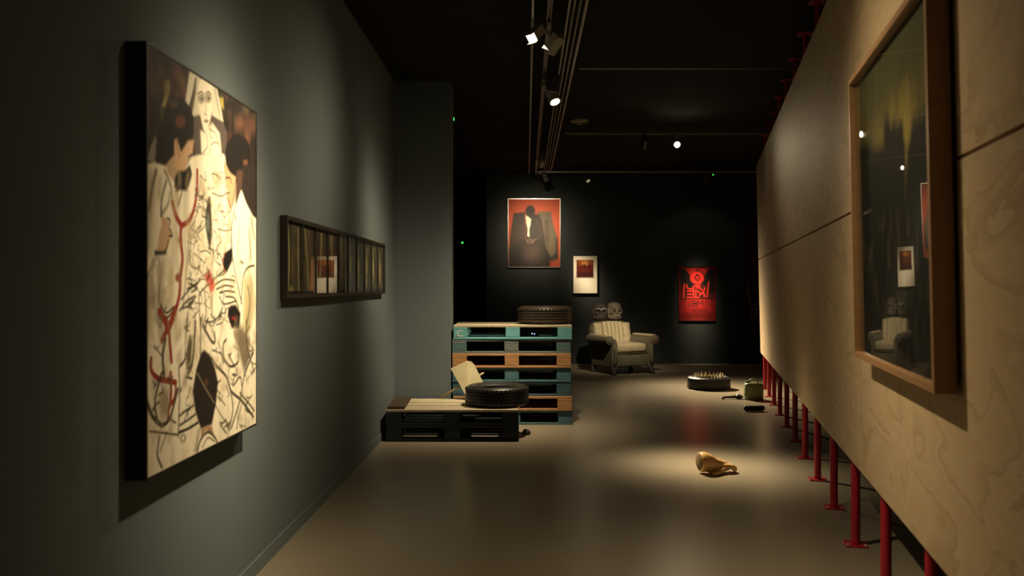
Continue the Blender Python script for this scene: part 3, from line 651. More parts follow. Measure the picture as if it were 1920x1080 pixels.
back_picture('framed_print', 'small white-matted print with dark red square image in black frame', 1073, 1121.5, 477.5, 551.5, YB-.03, M['black'], .018, .03, whitep, 90, 130, 'paper_print')
def redp(iw, ih, nx, ny, A, B, fw, Y):
    cv = Canvas(iw, ih, nx, ny, (128, 16, 14)); cv.T = TT(A, B, fw, Y, 1230, 470, 6.0); s = .012; BK, BR, MD = (18, 8, 8), (226, 44, 36), (170, 30, 24)
    cv.poly([(275, 205), (665, 205), (665, 560), (275, 560)], (72, 12, 11), s)
    cv.poly([(272, 210), (330, 212), (380, 275), (392, 345), (430, 380), (430, 430), (300, 430), (278, 380)], BK, s)
    cv.poly([(560, 215), (660, 215), (660, 480), (600, 480), (590, 400), (500, 370), (545, 330), (560, 270)], BK, s)
    cv.poly([(330, 205), (460, 205), (430, 240), (385, 275)], MD, s); cv.poly([(475, 205), (590, 205), (555, 265), (520, 240)], MD, s)
    cv.oval((463, 305), 78, 70, BR, s); cv.oval((466, 300), 34, 36, BK, s); cv.oval((468, 318), 20, 32, MD, s)
    cv.line([(445, 285), (470, 300), (490, 280)], .014, BR, .008); cv.line([(450, 320), (470, 345), (485, 320)], .012, BK, .008)
    cv.poly([(440, 350), (500, 350), (500, 420), (470, 430), (440, 400)], BR, s); cv.line([(440, 375), (500, 385)], .012, BK, .008)
    cv.poly([(330, 430), (600, 430), (600, 545), (330, 545)], (60, 10, 10), .02)
    for q in ([(318, 375), (312, 530)], [(595, 350), (575, 520)], [(345, 385), (355, 420), (400, 430), (425, 400)], [(355, 455), (420, 455)], [(355, 490), (415, 490)], [(350, 525), (490, 527)], [(425, 420), (425, 510)], [(450, 440), (450, 520)], [(470, 455), (500, 480), (535, 460), (550, 420)], [(490, 500), (540, 480), (545, 520)], [(500, 430), (520, 440)]): cv.line(q, .022, BR, .01)
    cv.poly([(340, 548), (605, 552), (600, 640), (345, 640)], MD, s)
    K = (42, 8, 8)
    def st(*q): cv.line(list(q), .016, K, .008, curve=False)
    st((362, 565), (364, 625), (388, 625), (390, 565))
    st((412, 565), (412, 628)); st((412, 565), (438, 567), (440, 590), (414, 594)); st((414, 594), (442, 600), (442, 626), (412, 628))
    st((472, 628), (474, 566), (500, 606), (526, 564), (530, 628)); st((456, 565), (456, 628)); st((446, 595), (458, 595))
    for q in ([(556, 585), (560, 570), (582, 570), (588, 590), (588, 612), (575, 628), (560, 622), (555, 600), (556, 585)],): cv.line(q, .016, K, .008)
    cv.poly([(330, 645), (610, 645), (600, 680), (340, 680)], (146, 22, 18), .03)
    for x in (410, 440, 470, 500, 530, 560): cv.line([(x, 690), (x+10, 655), (x+22, 690)], .012, (70, 10, 10), .01)
    cv.poly([(255, 700), (690, 700), (690, 790), (255, 790)], (104, 12, 12), .03); cv.line([(400, 768), (550, 768)], .012, (150, 40, 34), .01)
    return cv
back_picture('red_poster', 'red and black poster with bold lettering and a round-haired head, on dark wall', 1272.5, 1343, 499.5, 602, YB-.02, M['black'], .006, .02, redp, 130, 190)
def darkp(iw, ih, nx, ny, A, B, fw, Y):
    cv = Canvas(iw, ih, nx, ny, (52, 12, 12)); cv.T = TT(A, B, fw, Y, 1360, 380, 4.15)
    cv.tint(np.clip(cv.noise(8, 10)*1.6-.7, 0, 1)*.7, (26, 12, 11)); cv.poly([(190, 560), (225, 560), (235, 760), (200, 780)], (8, 7, 7), .03); cv.poly([(215, 420), (245, 420), (245, 640), (225, 700)], (76, 24, 16), .05)
    for q in ([(170, 640), (175, 690), (190, 740), (200, 800)], [(195, 805), (225, 795), (255, 780)], [(200, 880), (210, 840), (235, 830), (245, 860), (225, 890), (238, 910)], [(245, 810), (255, 840), (248, 880)], [(205, 995), (240, 1000)]): cv.line(q, .025, (128, 112, 104), .015)
    for q in ([(165, 255), (190, 250), (200, 270)],): cv.line(q, .03, (70, 56, 54), .02)
    return cv
back_picture('dark_red_poster', 'tall dark red poster with pale scribbled lines beside the end of plywood screen', 1395, 1500, 406, 626, YB-.02, M['black'], .006, .02, darkp, 130, 190)
def dimp(iw, ih, nx, ny, A, B, fw, Y):
    cv = Canvas(iw, ih, nx, ny, (150, 128, 120)); cv.poly([(iw*.35, 0), (iw*.65, 0), (iw*.65, ih), (iw*.35, ih)], (168, 120, 116), .05); return cv
back_picture('dim_picture', 'dim greyish-pink upright picture in the unlit recess behind the wall corner', 850, 881, 468, 540, 19.97, M['black'], .012, .03, dimp, 12, 24)

# ================================================================== pallets
def woodm(name, c, c2): return mat(name, c, 0.75, c2, 9, (1, 7, 7), bump=0.25)
PC = {
 'teal': woodm('teal_painted_wood', (0.150, 0.420, 0.460), (0.110, 0.320, 0.350)),
 'greyteal': woodm('grey_weathered_wood', (0.170, 0.185, 0.175), (0.090, 0.130, 0.135)),
 'orange': woodm('orange_pine_wood', (0.500, 0.265, 0.110), (0.360, 0.180, 0.075)),
 'blue': woodm('blue_green_painted_wood', (0.070, 0.180, 0.230), (0.050, 0.125, 0.165)),
 'dark': woodm('dark_blue_painted_wood', (0.045, 0.105, 0.145), (0.028, 0.068, 0.100)),
 'tealdark': woodm('dull_teal_painted_wood', (0.085, 0.170, 0.185), (0.055, 0.115, 0.130)),
 'pine': woodm('bare_pine_wood', (0.500, 0.430, 0.310), (0.400, 0.335, 0.230)),
 'ink': woodm('blue_black_painted_wood', (0.011, 0.018, 0.025), (0.007, 0.012, 0.017)),
}
def pallet(loc, rz, cols, deck, label, group):
    t = thing('wooden_pallet', label, 'pallet', loc, (0, 0, rz), group)
    ys = (-.3275, -.180, 0, .180, .3275); wd = (.145, .10, .145, .10, .145)
    for y, w_ in zip(ys, wd): link('deck_board', sharedbox(1.2, w_, .022, .003, 1), deck, t, (0, y, .133))
    cc = lambda: random.choice(cols)
    for x in (-.5275, 0, .5275):
        link('cross_board', sharedbox(.145, .8, .0218, .003, 1), cc(), t, (x, 0, .111))
        for y, w_ in ((-.35, .10), (0, .145), (.35, .10)): link('block', sharedbox(.145, w_, .0778, .004, 1), cc(), t, (x, y, .061))
    for y, w_ in ((-.35, .10), (0, .145), (.35, .10)): link('skid', sharedbox(1.2, w_, .022, .003, 1), cc(), t, (0, y, .011))
    return t
SX, SY = 0.0, 9.06+.4
stack = [
 ((.010, 0.004, .004), ['tealdark', 'tealdark', 'blue'], 'tealdark', 'dull teal wooden pallet at the bottom of the seven-pallet stack'),
 ((.006, -.010, -.004), ['orange'], 'orange', 'orange-brown wooden pallet, second from the floor in the tall stack'),
 ((-.004, .012, .003), ['dark', 'blue'], 'dark', 'dark blue wooden pallet, third from the floor in the tall stack'),
 ((-.004, .006, .003), ['blue', 'blue', 'tealdark'], 'blue', 'blue-green wooden pallet in the middle of the seven-pallet stack'),
 ((-.002, -.006, -.003), ['orange'], 'orange', 'orange-brown wooden pallet, third from the top of the tall stack'),
 ((-.008, .008, .006), ['greyteal', 'greyteal', 'tealdark'], 'greyteal', 'weathered grey wooden pallet just below the topmost of the tall stack'),
 ((.008, 0, -.003), ['teal'], 'pine', 'light teal wooden pallet with pale deck, topmost of the tall stack'),
]
for k, ((dx, dy, rz), cs, dk, lb) in enumerate(stack):
    t = pallet((SX+dx, SY+dy, .144*k), rz, [PC[c] for c in cs], PC[dk], lb, 'pallets in the tall stack')
    if k == 6:                            # teal edge boards over which the pale deck lies; white ring mark on a block
        for ch in t.children:
            if ch.name.startswith('deck_board') and abs(ch.location.y) > .3:
                pass
        m = MB(); pts = [(.030*math.cos(a), 0, .030*math.sin(a)) for a in np.linspace(R(50), R(320), 18)]
        m.tube(pts, .0075, 6); o = m.build('stamped_ring', M['white'], t, loc=(-.5275, -.401, .061)); o.scale = (1, .15, 1); o['label'] = 'white ring-shaped mark on a block'
for k in range(2):
    pallet((-.540, 8.08+.4, .144*k), (.004, -.006)[k], [PC['ink']], PC['pine'] if k else PC['ink'], ('blue-black wooden pallet lying on the floor under a pale-decked one', 'dark-sided wooden pallet with pale deck boards under the tyre and placard')[k], 'pallets in the low pair')
o = tag(bx('overlay', M['brownoverlay'], None, (-1.06, 8.47, .301), (.155, .74, .026), .004, (0, 0, .03)), 'dark brown plank lying across the end of low pallet', 'overlay')  # flat dark brown box over the left end of the deck
# small control box with two pilot lights inside the top pallet
t = thing('pilot_light_box', 'small black box with two blue-white pilot lights inside the top pallet', 'control box', (0.225, 9.27, .864))
bx('body', M['black'], t, (0, 0, .035), (.10, .06, .07), .006)
for dx, dz in ((-.018, .050), (.006, .046)):
    m = MB(); m.ball((dx, -.031, dz), (.006, .004, .008), 8, 6); m.build('pilot_light', M['blueled'], t, True)

# ================================================================== tyres
def tyre(loc, ro, ri, wd, m, label, rot=(0, 0, 0), spikes=0):
    t = thing('tyre', label, 'tyre', loc, rot)
    h = wd/2; s = ro-ri
    prof = [(ri, -h*.72), (ri+.012, -h*.80), (ri+s*.25, -h*.93), (ri+s*.55, -h), (ri+s*.80, -h*.93), (ro-.012, -h*.80), (ro-.003, -h*.70)]
    tread = []
    for q in (-.45, -.15, .15, .45): tread += [(ro, h*(q-.06)), (ro-.008, h*(q-.045)), (ro-.008, h*(q+.045)), (ro, h*(q+.06))]
    up = [(r, -z) for r, z in reversed(prof)]
    inner = [(ri+s*.45, h*.80), (ro-.022, h*.62), (ro-.018, 0), (ro-.022, -h*.62), (ri+s*.45, -h*.80)]
    mb = MB(); mb.lathe(prof+tread+up+[(ri-.004, h*.70)]+inner+[(ri-.004, -h*.70)], 56, closed=True)
    o = autosmooth(mb.build('carcass', m, t, loc=(0, 0, h)), 40)
    for z in (-1, 1):
        mb = MB(); n = 48; rr = ri+s*.62
        mb.tube([(rr*math.cos(2*math.pi*k/n), rr*math.sin(2*math.pi*k/n), h+z*h*.985) for k in range(n+1)], .0035, 6, False); mb.build('sidewall_ridge', m, t, True)
    mb = MB()                              # raised shoulder lugs
    n = 44
    for k in range(n):
        a = 2*math.pi*k/n
        for z in (-1, 1):
            M4 = Matrix.Rotation(a, 3, 'Z'); mb.box(M4 @ Vector((ro-.004, 0, h+z*h*.66)), (.012, .022, h*.22), M4)
    mb.build('shoulder_lugs', m, t)['kind'] = 'stuff'
    for k in range(spikes):
        a = 2*math.pi*(k+.5)/spikes; rr = ri+.012
        mb = MB(); mb.add([(-.006, -.020, 0), (.006, -.020, 0), (.006, .020, 0), (-.006, .020, 0), (.014, 0, .072)], [(0, 3, 2, 1), (0, 1, 4), (1, 2, 4), (2, 3, 4), (3, 0, 4)])
        mb.build('spike', M['bone'], t, loc=(rr*math.cos(a), rr*math.sin(a), h*1.78), rot=(0, 0, a))
    return t
tyre((-.14, 8.42, .290), .298, .175, .185, M['rubber'], 'black tyre lying flat on the low pair of pallets')
tyre((.345, 9.42, 1.010), .285, .165, .185, M['rubberb'], 'dusty brown tyre lying flat on top of the tall pallet stack')
tyre((2.70, 12.30, 0), .292, .175, .165, M['rubber'], 'black tyre crowned with pale pointed spikes, flat on the floor', (0, 0, 0), 22)

# placard leaning behind the tyre
t = thing('placard', 'beige board on a thin pale stick leaning behind the tyre', 'placard', (-.43, 8.66, .288))
A, B = at(826, 745.5, 8.80), at(907, 699, 8.90)
m = MB(); m.tube([A-t.location, B-t.location], .011, 10); m.build('stick', M['stick'], t, True)
Yb = 8.80
q = [at(845, 691, Yb+.06), at(876, 676.5, Yb+.06), at(884, 677.5, Yb+.06), at(889, 683, Yb+.06), at(920, 745, Yb-.04), at(876, 746.5, Yb-.04)]
nrm = (q[1]-q[0]).cross(q[5]-q[0]).normalized()
if nrm.y > 0: nrm = -nrm
v = [p+nrm*.010-t.location for p in q]+[p-nrm*.004-t.location for p in q]; n = len(q)
m = MB(); m.add([p-nrm*.004+Vector((0, 0, 0)) for p in v], [tuple(range(n)), tuple(range(2*n-1, n-1, -1))]+[(k, n+k, n+(k+1) % n, (k+1) % n) for k in range(n)])
m.build('board', M['placard'], t)
# small dark lump by the pallets
m = MB(); m.ball((0, 0, .028), (.036, .032, .030), 12, 8); m.ball((.022, .01, .022), (.022, .026, .022), 10, 7); m.ball((-.02, -.012, .02), (.022, .02, .020), 10, 7)
o = remesh(m.build('stone', M['claydark'], None, True), .004, 4); o.location = (.135, 8.45, 0); tag(o, 'small dark brown lump on the floor beside the low pallets', 'stone')

# ================================================================== armchair and the two heads
CH = Vector((1.76, 14.62, 0))
ch = thing('armchair', 'old cream and grey armchair with rolled arms and channelled back', 'armchair', CH, (0, 0, R(25)))
# local frame: front is -y
bx('seat_base', M['upholg'], ch, (0, -.02, .235), (.60, .70, .23), .04, seg=3, smooth=True)
bx('seat_cushion', M['uphol'], ch, (0, -.07, .415), (.56, .62, .15), .055, seg=4, smooth=True)
bx('front_panel', M['upholg'], ch, (0, -.375, .225), (.58, .05, .19), .022, seg=3, smooth=True)
m = MB(); m.tube([(-.27, -.385, .335), (0, -.40, .335), (.27, -.385, .335)], .012, 8); m.build('piping', M['seam'], ch, True)
# back: outer shell then channels
out = [(-.36, .30), (-.385, .55), (-.38, .74), (-.345, .83), (-.26, .865), (0, .875), (.26, .865), (.345, .83), (.38, .74), (.385, .55), (.36, .30)]
m = MB(); m.prism(out, .17, .33); o = m.build('backrest', M['upholg'], ch, loc=(0, 0, 0), rot=(R(-9), 0, 0)); o.location = (0, -.02, .0)
bv = o.modifiers.new('bevel', 'BEVEL'); bv.width = .05; bv.segments = 4
nch = 7; x0 = -.345
wdths = [.155, .085, .075, .065, .075, .085, .15]
for k in range(nch):
    w_ = wdths[k]; xc = x0+w_/2; x0 += w_
    top = .855-.05*(abs(xc)/.36)**2.5
    n = 9; mb = MB(); pts = []; rad = []
    rows = 12; vv = []; ff = []; seg = 9
    for i in range(rows+1):
        z = .40+(top-.40)*i/rows; bul = .040*(math.sin(math.pi*min(1, .12+.86*i/rows)))**.5
        for j in range(seg+1):
            a = math.pi*j/seg; vv.append((xc-w_/2*math.cos(a), .165-.006-bul*math.sin(a)**.7-(.03 if w_ < .1 else .022)*math.sin(a), z))
    for i in range(rows):
        for j in range(seg): ff.append((i*(seg+1)+j, i*(seg+1)+j+1, (i+1)*(seg+1)+j+1, (i+1)*(seg+1)+j))
    base = len(vv)
    for i in range(rows+1): z = vv[i*(seg+1)][2]; vv += [(xc-w_/2, .20, z), (xc+w_/2, .20, z)]
    for i in range(rows): a = base+2*i; ff += [(a, a+2, (i+1)*(seg+1), i*(seg+1)), (a+1, i*(seg+1)+seg, (i+1)*(seg+1)+seg, a+3), (a, a+1, a+3, a+2)]
    ff.append(tuple(range(rows*(seg+1), rows*(seg+1)+seg+1))+(base+2*rows+1, base+2*rows))
    if k:
        sm = MB(); sm.tube([(xc-w_/2, .150, .41), (xc-w_/2, .136, .62), (xc-w_/2, .150, top-.01)], .007 if k in (1, 6) else .005, 6); q = sm.build('seam', M['seam'], ch, True, rot=(R(-9), 0, 0)); q.location = (0, -.02, 0)
    mb.add(vv, ff); o = mb.build('back_channel', M['uphol'], ch, True, rot=(R(-9), 0, 0)); o.location = (0, -.02, 0)
for sgn in (-1, 1):
    # arm: side panel with a rolled top (profile in x, z; extruded in y)
    c, r = (.425, .545), .072
    prof = [(.285, .12), (.285, .47), (.31, .55)]+[(c[0]+r*math.cos(a), c[1]+r*math.sin(a)) for a in np.linspace(R(150), R(-130), 16)]+[(.385, .44), (.395, .30), (.385, .12)]
    mb = MB(); mb.prism([(sgn*x, z) for x, z in prof], -.40, .26); o = mb.build('arm', M['upholg'], ch)
    bv = o.modifiers.new('bevel', 'BEVEL'); bv.width = .018; bv.segments = 3; bv.limit_method = 'ANGLE'; bv.angle_limit = R(50)
    autosmooth(o, 50)
    mb = MB(); mb.lathe([(.001, -.012), (.040, -.010), (.052, 0.002)], 20); b_ = mb.build('scroll_cap', M['upholg'], o, True, loc=(sgn*c[0], -.402, c[1]), rot=(R(-90), 0, 0)); b_.rotation_euler = (R(90), 0, 0); b_.scale = (1, 1, -1)
    if sgn > 0: mb = MB(); mb.ball((0, 0, 0), (.022, .008, .022), 12, 8); mb.build('button', M['redbtn'], o, True, loc=(sgn*c[0], -.414, c[1]))
    mb = MB(); mb.tube([(sgn*.34, -.412, .46), (sgn*.325, -.418, .34), (sgn*.335, -.412, .22), (sgn*.35, -.405, .14)], [.03, .034, .03, .024], 10); mb.build('arm_front', M['upholg'], o, True)
    bx('arm_pad', M['uphol'], o, (sgn*.415, -.07, .605), (.11, .56, .045), .02, seg=3, smooth=True)
    for y in (-.36, .24):
        mb = MB(); mb.tube([(sgn*.33, y, .15), (sgn*.345, y-.02*(y < 0), .09), (sgn*.36, y-.035*(y < 0), .045), (sgn*.365, y-.05*(y < 0), .0)], [.05, .046, .034, .042], 12); mb.build('leg', M['claydark'], ch, True)
# heads standing on the back
def head(loc, rz, m, sc_, name, label, brow):
    t = thing(name, label, 'figure', loc, (0, 0, rz)); t.scale = (sc_,)*3
    mb = MB(); mb.ball((0, 0, .13), (.105, .085, .13), 20, 14); mb.ball((0, 0, .035), (.115, .09, .05), 18, 10)
    mb.ball((0, -.065, .17), (.075, .035, .035), 14, 8); mb.ball((0, -.085, .125), (.022, .03, .045), 12, 8)
    mb.ball((-.055, -.06, .10), (.035, .035, .035), 12, 8); mb.ball((.055, -.06, .10), (.035, .035, .035), 12, 8); mb.ball((0, -.07, .055), (.055, .035, .025), 12, 8)
    for s in (-1, 1): mb.ball((s*.10, .0, .12), (.03, .04, .06), 10, 8); mb.ball((s*.05, .01, .195), (.06, .06, .055), 12, 8)
    o = remesh(mb.build('head', m, t, True), .009, 5)
    for s in (-1, 1):
        mb = MB(); mb.ball((s*.042, -.092, .135), (.019, .016, .014), 10, 8); mb.build('eye', M['black'], t, True)
    if brow:
        mb = MB(); mb.tube([(-.09, -.095, .150), (-.055, -.112, .178), (-.02, -.118, .165), (0, -.124, .150), (.02, -.118, .165), (.055, -.112, .178), (.09, -.095, .150)], [.006, .010, .010, .009, .010, .010, .006], 8); mb.build('brow', M['pale'], t, True)
    return t
rz = R(25); rm = Matrix.Rotation(rz, 3, 'Z')
head(CH+rm @ Vector((-.175, .36, .846)), R(10), M['claydark'], 1.08, 'head_figure', 'dark rounded clay head with pale wavy brow atop the armchair back', True)
head(CH+rm @ Vector((.115, .36, .846)), R(20), M['clay'], 1.14, 'head_figure', 'larger paler grey clay head atop the armchair back', False)

# ================================================================== things on the floor at the far right
# olive can
cpos = at(1413, 749, 11.1); cpos.z = 0
t = thing('jerry_can', 'olive green metal can with arched handle on the floor beside the screen', 'can', cpos, (0, 0, R(-8)))
prof = []
mb = MB(); n = 28; rows = []
def sup(a, rx, ry, e=3.4):
    c, s = math.cos(a), math.sin(a); return (rx*math.copysign(abs(c)**(2/e), c), ry*math.copysign(abs(s)**(2/e), s))
for rx, ry, z in ((.100, .070, 0), (.113, .082, .006), (.116, .085, .02), (.116, .085, .165), (.110, .080, .190), (.094, .066, .205), (.060, .04, .209)):
    rows.append([(*sup(2*math.pi*k/n, rx, ry), z) for k in range(n)])
mb.add([p for r in rows for p in r], [(i*n+k, i*n+(k+1) % n, (i+1)*n+(k+1) % n, (i+1)*n+k) for i in range(len(rows)-1) for k in range(n)]+[tuple(range(n-1, -1, -1)), tuple((len(rows)-1)*n+k for k in range(n))])
autosmooth(mb.build('body', M['can'], t), 50)
for z in (.03, .155):
    mb = MB(); pts = [(*sup(2*math.pi*k/n, .117, .086), z) for k in range(n+1)]; mb.tube(pts, .003, 6, False); mb.build('rib', M['can'], t, True)
mb = MB(); mb.tube([(-.05, 0, .200), (-.045, 0, .235), (-.02, 0, .252), (.02, 0, .252), (.045, 0, .235), (.05, 0, .200)], .011, 10); mb.build('handle', M['can'], t, True)
mb = MB(); mb.lathe([(.022, .200), (.022, .222), (.017, .228)], 16); autosmooth(mb.build('cap', M['can'], t, loc=(-.080, 0, 0)))
# hooked hose with shiny dome
hp = at(1374, 749, 11.15); hp.z = 0
t = thing('hooked_hose', 'dark hooked hose with a shiny metal dome lying beside the green can', 'hose', hp)
mb = MB(); mb.tube([(-.135, -.03, .014), (-.13, .0, .016), (-.105, .02, .018), (-.06, .015, .020), (-.01, .0, .024), (.05, -.005, .028)], [.014, .012, .012, .013, .016, .020], 12); mb.build('hose', M['rubber'], t, True)
mb = MB(); mb.ball((.075, 0, .026), (.055, .045, .026), 18, 10); mb.build('body', M['rubber'], t, True)
mb = MB(); mb.ball((.075, 0, .042), (.032, .030, .022), 18, 10); mb.build('dome', M['silver'], t, True)
mb = MB(); mb.ball((-.135, -.033, .014), (.018, .018, .014), 12, 8); mb.build('end_fitting', M['rubber'], t, True)
# black bean-shaped pad
kp = at(1414, 772, 10.05); kp.z = 0
mb = MB()
for x, y, r in ((-.085, .0, .036), (-.045, -.008, .037), (0, -.012, .037), (.045, -.008, .038), (.085, .004, .037)): mb.ball((x, y, r*.9), (r*1.05, r, r*.9), 14, 10)
o = remesh(mb.build('rubber_pad', M['rubber'], None, True), .005, 6); o.location = kp; tag(o, 'black bean-shaped rubber pad on the floor in front of the green can', 'pad')
# golden wooden hand
hp = at(1342, 886, 6.72); hp.z = 0
t = thing('wooden_hand', 'golden-brown carved hand-like wooden piece lying alone in a pool of light', 'sculpture', hp, (0, 0, R(13))); t.scale = (1.12,)*3
mb = MB()
ax = Vector((1, 0, -.22)).normalized()
mb.tube([(-.118, .0, .080), (-.108, 0, .080), (-.085, 0, .078), (-.055, 0, .073), (-.015, 0, .060), (.035, 0, .049), (.07, 0, .042)], [.060, .066, .068, .060, .047, .040, .036], 22)
for y, L_, dz in ((-.036, .098, 0), (-.012, .116, .002), (.012, .112, .002), (.035, .094, 0)):
    mb.tube([(.03, y*.8, .050), (.075, y, .050), (L_, y*1.05, .044), (L_+.022, y*1.05, .026), (L_+.020, y*1.02, .010)], [.017, .0150, .0138, .0128, .0105], 10)
mb.ball((.03, 0, .036), (.075, .048, .030), 16, 10); mb.ball((-.03, 0, .040), (.06, .045, .036), 16, 10)
mb.tube([(.050, -.032, .036), (.012, -.058, .026), (-.026, -.074, .017), (-.055, -.082, .012)], [.020, .017, .015, .011], 10)
o = remesh(mb.build('hand', M['hand'], t, True), .003, 3)
mb = MB(); mb.lathe([(.001, 0), (.050, 0), (.0535, .003), (.050, .006), (.001, .006)], 24, cap=False); mb.build('socket_face', M['endgrain'], t, True, loc=(-.1165, 0, .080), rot=(0, R(-90), 0))

# ================================================================== ceiling: conduits, tracks, lamps
ZT = 3.35
def tx(a, Y): return a+WS*Y
def rod(name, label, cat, a, z, y0, y1, r, m, group=None, hang=4):
    t = thing(name, label, cat, (tx(a, y0), y0, z), group=group)
    mb = MB(); mb.tube([(0, 0, 0), (tx(a, y1)-tx(a, y0), y1-y0, 0)], r, 10); mb.build('tube', m, t, True)
    for k in range(hang):
        y = (y1-y0)*(k+.5)/hang; mb = MB(); mb.tube([(WS*y, y, 0), (WS*y, y, CEIL-z)], .004, 6); mb.build('hanger', M['track'], t, True)
    return t
rod('conduit', 'single grey conduit running apart from the others along the black ceiling', 'pipe', .045, ZT, 0.5, 15.4, .010, M['steel'])
CL = ('thin grey conduit of the four-pipe ceiling bundle, the one closest to the light track', 'thin conduit of the four-pipe ceiling bundle, second from the light track', 'thin conduit of the four-pipe ceiling bundle, third from the light track', 'thicker grey conduit on the outer side of the four-pipe ceiling bundle')
for k, a in enumerate((.300, .335, .375, .418)):
    rod('conduit', CL[k], 'pipe', a, ZT+.01, 0.5, 15.2, (.008, .008, .008, .011)[k], M['steel' if k in (0, 3) else 'track'], 'bundled ceiling conduits')
def track(name, label, A, B, m=None):
    A, B = Vector(A), Vector(B); L_ = (B-A).length; ang = math.atan2(B.y-A.y, B.x-A.x)
    t = thing(name, label, 'light track', A, (0, 0, ang))
    for y in (-.014, .014): bx('rail', m or M['track'], t, (L_/2, y, 0), (L_, .006, .020), .001)
    bx('channel', m or M['track'], t, (L_/2, 0, .013), (L_, .022, .006))
    for k in range(4): bx('hanger', M['black'], t, (L_*(k+.5)/4, 0, (CEIL-ZT)/2+.008), (.008, .008, CEIL-ZT-.016))
    return t
track('light_track', 'long light track running along the ceiling between the conduits', (tx(.165, .5), .5, ZT), (tx(.165, 15.2), 15.2, ZT))
t = thing('conduit', 'thin grey rod crossing the ceiling above the pallets, without lamps', 'pipe', (.60, 8.03, ZT))
mb = MB(); mb.tube([(0, 0, 0), (1.98, 0, 0)], .006, 8); mb.build('tube', M['steel'], t, True)
for x in (.3, 1.7): mb = MB(); mb.tube([(x, 0, 0), (x, 0, CEIL-ZT)], .003, 6); mb.build('hanger', M['black'], t, True)
track('light_track', 'light track crossing the ceiling with two lamps near the screen', (.68, 11.45, ZT), (3.28, 11.45, ZT))
track('light_track', 'light track crossing the ceiling in front of the dark back wall', (.45, 15.30, ZT), (4.9, 15.30, ZT))
def beam_profile(ld, fwhm):                # bell-shaped beam like a reflector lamp, plus a little spill
    ld.use_nodes = True; nt = ld.node_tree; L = nt.links.new; em = nt.nodes['Emission']
    tc = nt.nodes.new('ShaderNodeTexCoord'); sp = nt.nodes.new('ShaderNodeSeparateXYZ'); L(tc.outputs['Normal'], sp.inputs[0])
    a = nt.nodes.new('ShaderNodeMath'); a.operation = 'ABSOLUTE'; L(sp.outputs[2], a.inputs[0])
    p = nt.nodes.new('ShaderNodeMath'); p.operation = 'POWER'; p.inputs[1].default_value = math.log(.5)/math.log(math.cos(R(fwhm/2))); L(a.outputs[0], p.inputs[0])
    q = nt.nodes.new('ShaderNodeMath'); q.operation = 'ADD'; q.inputs[1].default_value = SPILL/ld.energy; L(p.outputs[0], q.inputs[0]); L(q.outputs[0], em.inputs['Strength'])
SPILL = 3.2
def spot(label, loc, tgt, power, cone, style='can', lens='lens', m='housing', blend=1.0, col=WARM, trackpt=None, rad=.03, r=.045, L_=.15):
    loc = Vector(loc); tgt = Vector(tgt); d = (tgt-loc).normalized()
    tp = Vector(trackpt) if trackpt else Vector((loc.x, loc.y, ZT))
    t = thing('spotlight', label, 'spotlight', loc)
    top = tp-loc; top.z = ZT-.016-loc.z
    bx('adapter', M[m], t, (top.x, top.y, top.z-.016), (.036, .12, .032), .004)
    mb = MB(); mb.tube([(top.x, top.y, top.z-.03), tuple(-d*.03)], .008, 8); mb.build('stem', M[m], t, True)
    q = d.to_track_quat('Z', 'Y').to_euler()
    if style == 'can':
        mb = MB(); mb.lathe([(r*.55, -L_*.62), (r*.9, -L_*.55), (r, -L_*.45), (r, L_*.38), (r*.86, L_*.38), (r*.80, L_*.30), (.001, L_*.30)], 24)
    else:
        mb = MB(); mb.box((0, 0, 0), (r*2, r*1.5, L_*.8)); 
    h = mb.build('head', M[m], t, rot=q); autosmooth(h, 35)
    mb = MB(); mb.lathe([(.001, 0), (r*.74, .0)], 20, cap=False) if style == 'can' else mb.box((0, 0, 0), (r*1.7, r*1.2, .004))
    zl = L_*.335 if style == 'can' else L_*.405
    mb.build('lens', M[lens], h, False, loc=(0, 0, zl))
    if style == 'can': mb = MB(); mb.lathe([(r*.80, L_*.34), (r*1.06, L_*.36), (r*1.06, L_*.42), (r*.88, L_*.42)], 24, closed=True); autosmooth(mb.build('rim', M[m], h), 35)
    else:
        for s in (-1, 1): bx('flap', M[m], h, (0, s*r*.78, L_*.47), (r*2, .004, .04))
    ld = bpy.data.lights.new('beam', 'SPOT'); ld.energy = power; ld.spot_size = R(104); ld.spot_blend = 0.5; beam_profile(ld, cone); ld.color = col; ld.shadow_soft_size = rad
    lo = bpy.data.objects.new('beam', ld); C.objects.link(lo); lo.parent = t; lo.location = d*(L_*.5+.02); lo.rotation_euler = d.to_track_quat('-Z', 'Y').to_euler()
    return t
TX = lambda Y: tx(.165, Y)
spot('pale spotlight over the tall painting, aimed at its middle', (TX(3.75), 3.75, 3.20), (-1.25, 3.92, 1.36), PW['painting'], 28)
spot('pale boxy spotlight whose lit face turns to the grey wall', (.175, 6.62, 3.27), (-1.2, 5.25, 1.55), PW['strip'], 36, 'box', 'lens', trackpt=(TX(6.62), 6.62, 0))
spot('pale boxy tilted spotlight on the other side of the long track', (.318, 6.66, 3.215), (-1.17, 8.0, 1.45), PW['corner'], 26, 'box', 'lens', trackpt=(TX(6.80), 6.80, 0))
spot('dark round spotlight over the pallets on the long track', (.385, 8.22, 3.25), (-.18, 8.80, .55), PW['pallets'], 30, trackpt=(TX(8.22), 8.22, 0), m='dhousing')
spot('pale spotlight near the long track, aimed at the oak-framed landscape', (-.12, 3.95, 3.22), (1.46, 3.50, 1.10), PW['bigframe'], 44, trackpt=(TX(3.95), 3.95, 0))
spot('glaring round spotlight on the long track, turned to the wooden hand', (.395, 8.62, 3.22), (1.56, 6.95, 0), PW['hand'], 14, r=.055, trackpt=(TX(8.62), 8.62, 0))
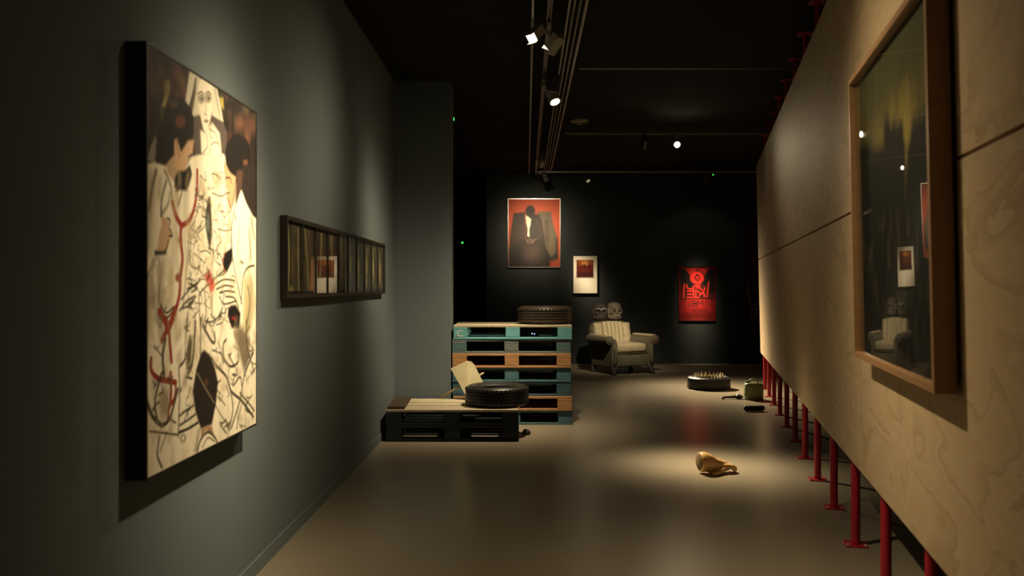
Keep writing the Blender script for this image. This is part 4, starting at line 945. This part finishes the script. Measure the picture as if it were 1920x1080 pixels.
spot('glaring round spotlight on the crossing track, nearer the plywood screen', (2.10, 11.45, 3.22), (2.08, 6.2, 1.6), PW['screen'], 18)
spot('dark spotlight with dimmed lens on the crossing track, turned to the armchair', (1.69, 11.45, 3.22), (1.76, 14.6, .66), PW['chair'], 14, m='dhousing', lens='lensdim')
spot('small spotlight on the long track, aimed at the orange portrait', (.44, 13.5, 3.25), (.42, 16.15, 2.30), PW['orange'], 19, trackpt=(TX(13.5), 13.5, 0), lens='lens')
spot('small spotlight at the end of the long track, aimed at the white-matted print', (.56, 15.1, 3.24), (1.33, 16.15, 1.50), PW['white'], 11, trackpt=(TX(15.05), 15.05, 0), m='dhousing')
spot('dark spotlight on the back-wall track, turned down to the spiked tyre', (1.28, 15.30, 3.23), (2.95, 11.95, .2), PW['tyre'], 20, m='dhousing', lens='lensdim')
spot('dark spotlight on the back-wall track above the red poster', (3.30, 15.30, 3.23), (3.34, 16.18, 1.10), PW['poster'], 10, m='dhousing', lens='lensdim')
# smoke detector
t = thing('smoke_detector', 'round off-white smoke detector on the black ceiling', 'detector', (.83, 11.1, CEIL))
mb = MB(); mb.lathe([(.115, 0), (.115, -.012), (.095, -.030), (.05, -.040), (.001, -.041)], 28); autosmooth(mb.build('base', M['whitepl'], t))
mb = MB(); mb.lathe([(.04, -.038), (.035, -.055), (.001, -.057)], 20); autosmooth(mb.build('sensor', M['whitepl'], t))
# green pilot lights
def pilot(label, loc, size, led):
    t = thing('emergency_light', label, 'emergency light', loc)
    bx('housing', M['black'], t, (0, 0, 0), size, .004)
    o = bx('green_lens', M['green'], t, led[0], led[1], .002); o['label'] = 'glowing green lens'
    return t
t = pilot('green emergency light hanging by the corner of grey wall', (-.70, 9.75, 3.215), (.16, .04, .07), ((.055, -.021, .003), (.036, .006, .036)))
bx('hanger', M['black'], t, (0, 0, .14), (.02, .02, CEIL-3.215-.035+.002))
pilot('tiny green pilot light on the wall of the dark recess', at(867, 455, 19.985), (.09, .03, .12), ((0, -.016, 0), (.040, .006, .040)))
t = pilot('tiny green pilot light beside the spotlight above the red poster', (3.43, 15.30, ZT-.050), (.11, .03, .05), ((.0, -.016, .005), (.022, .006, .022)))
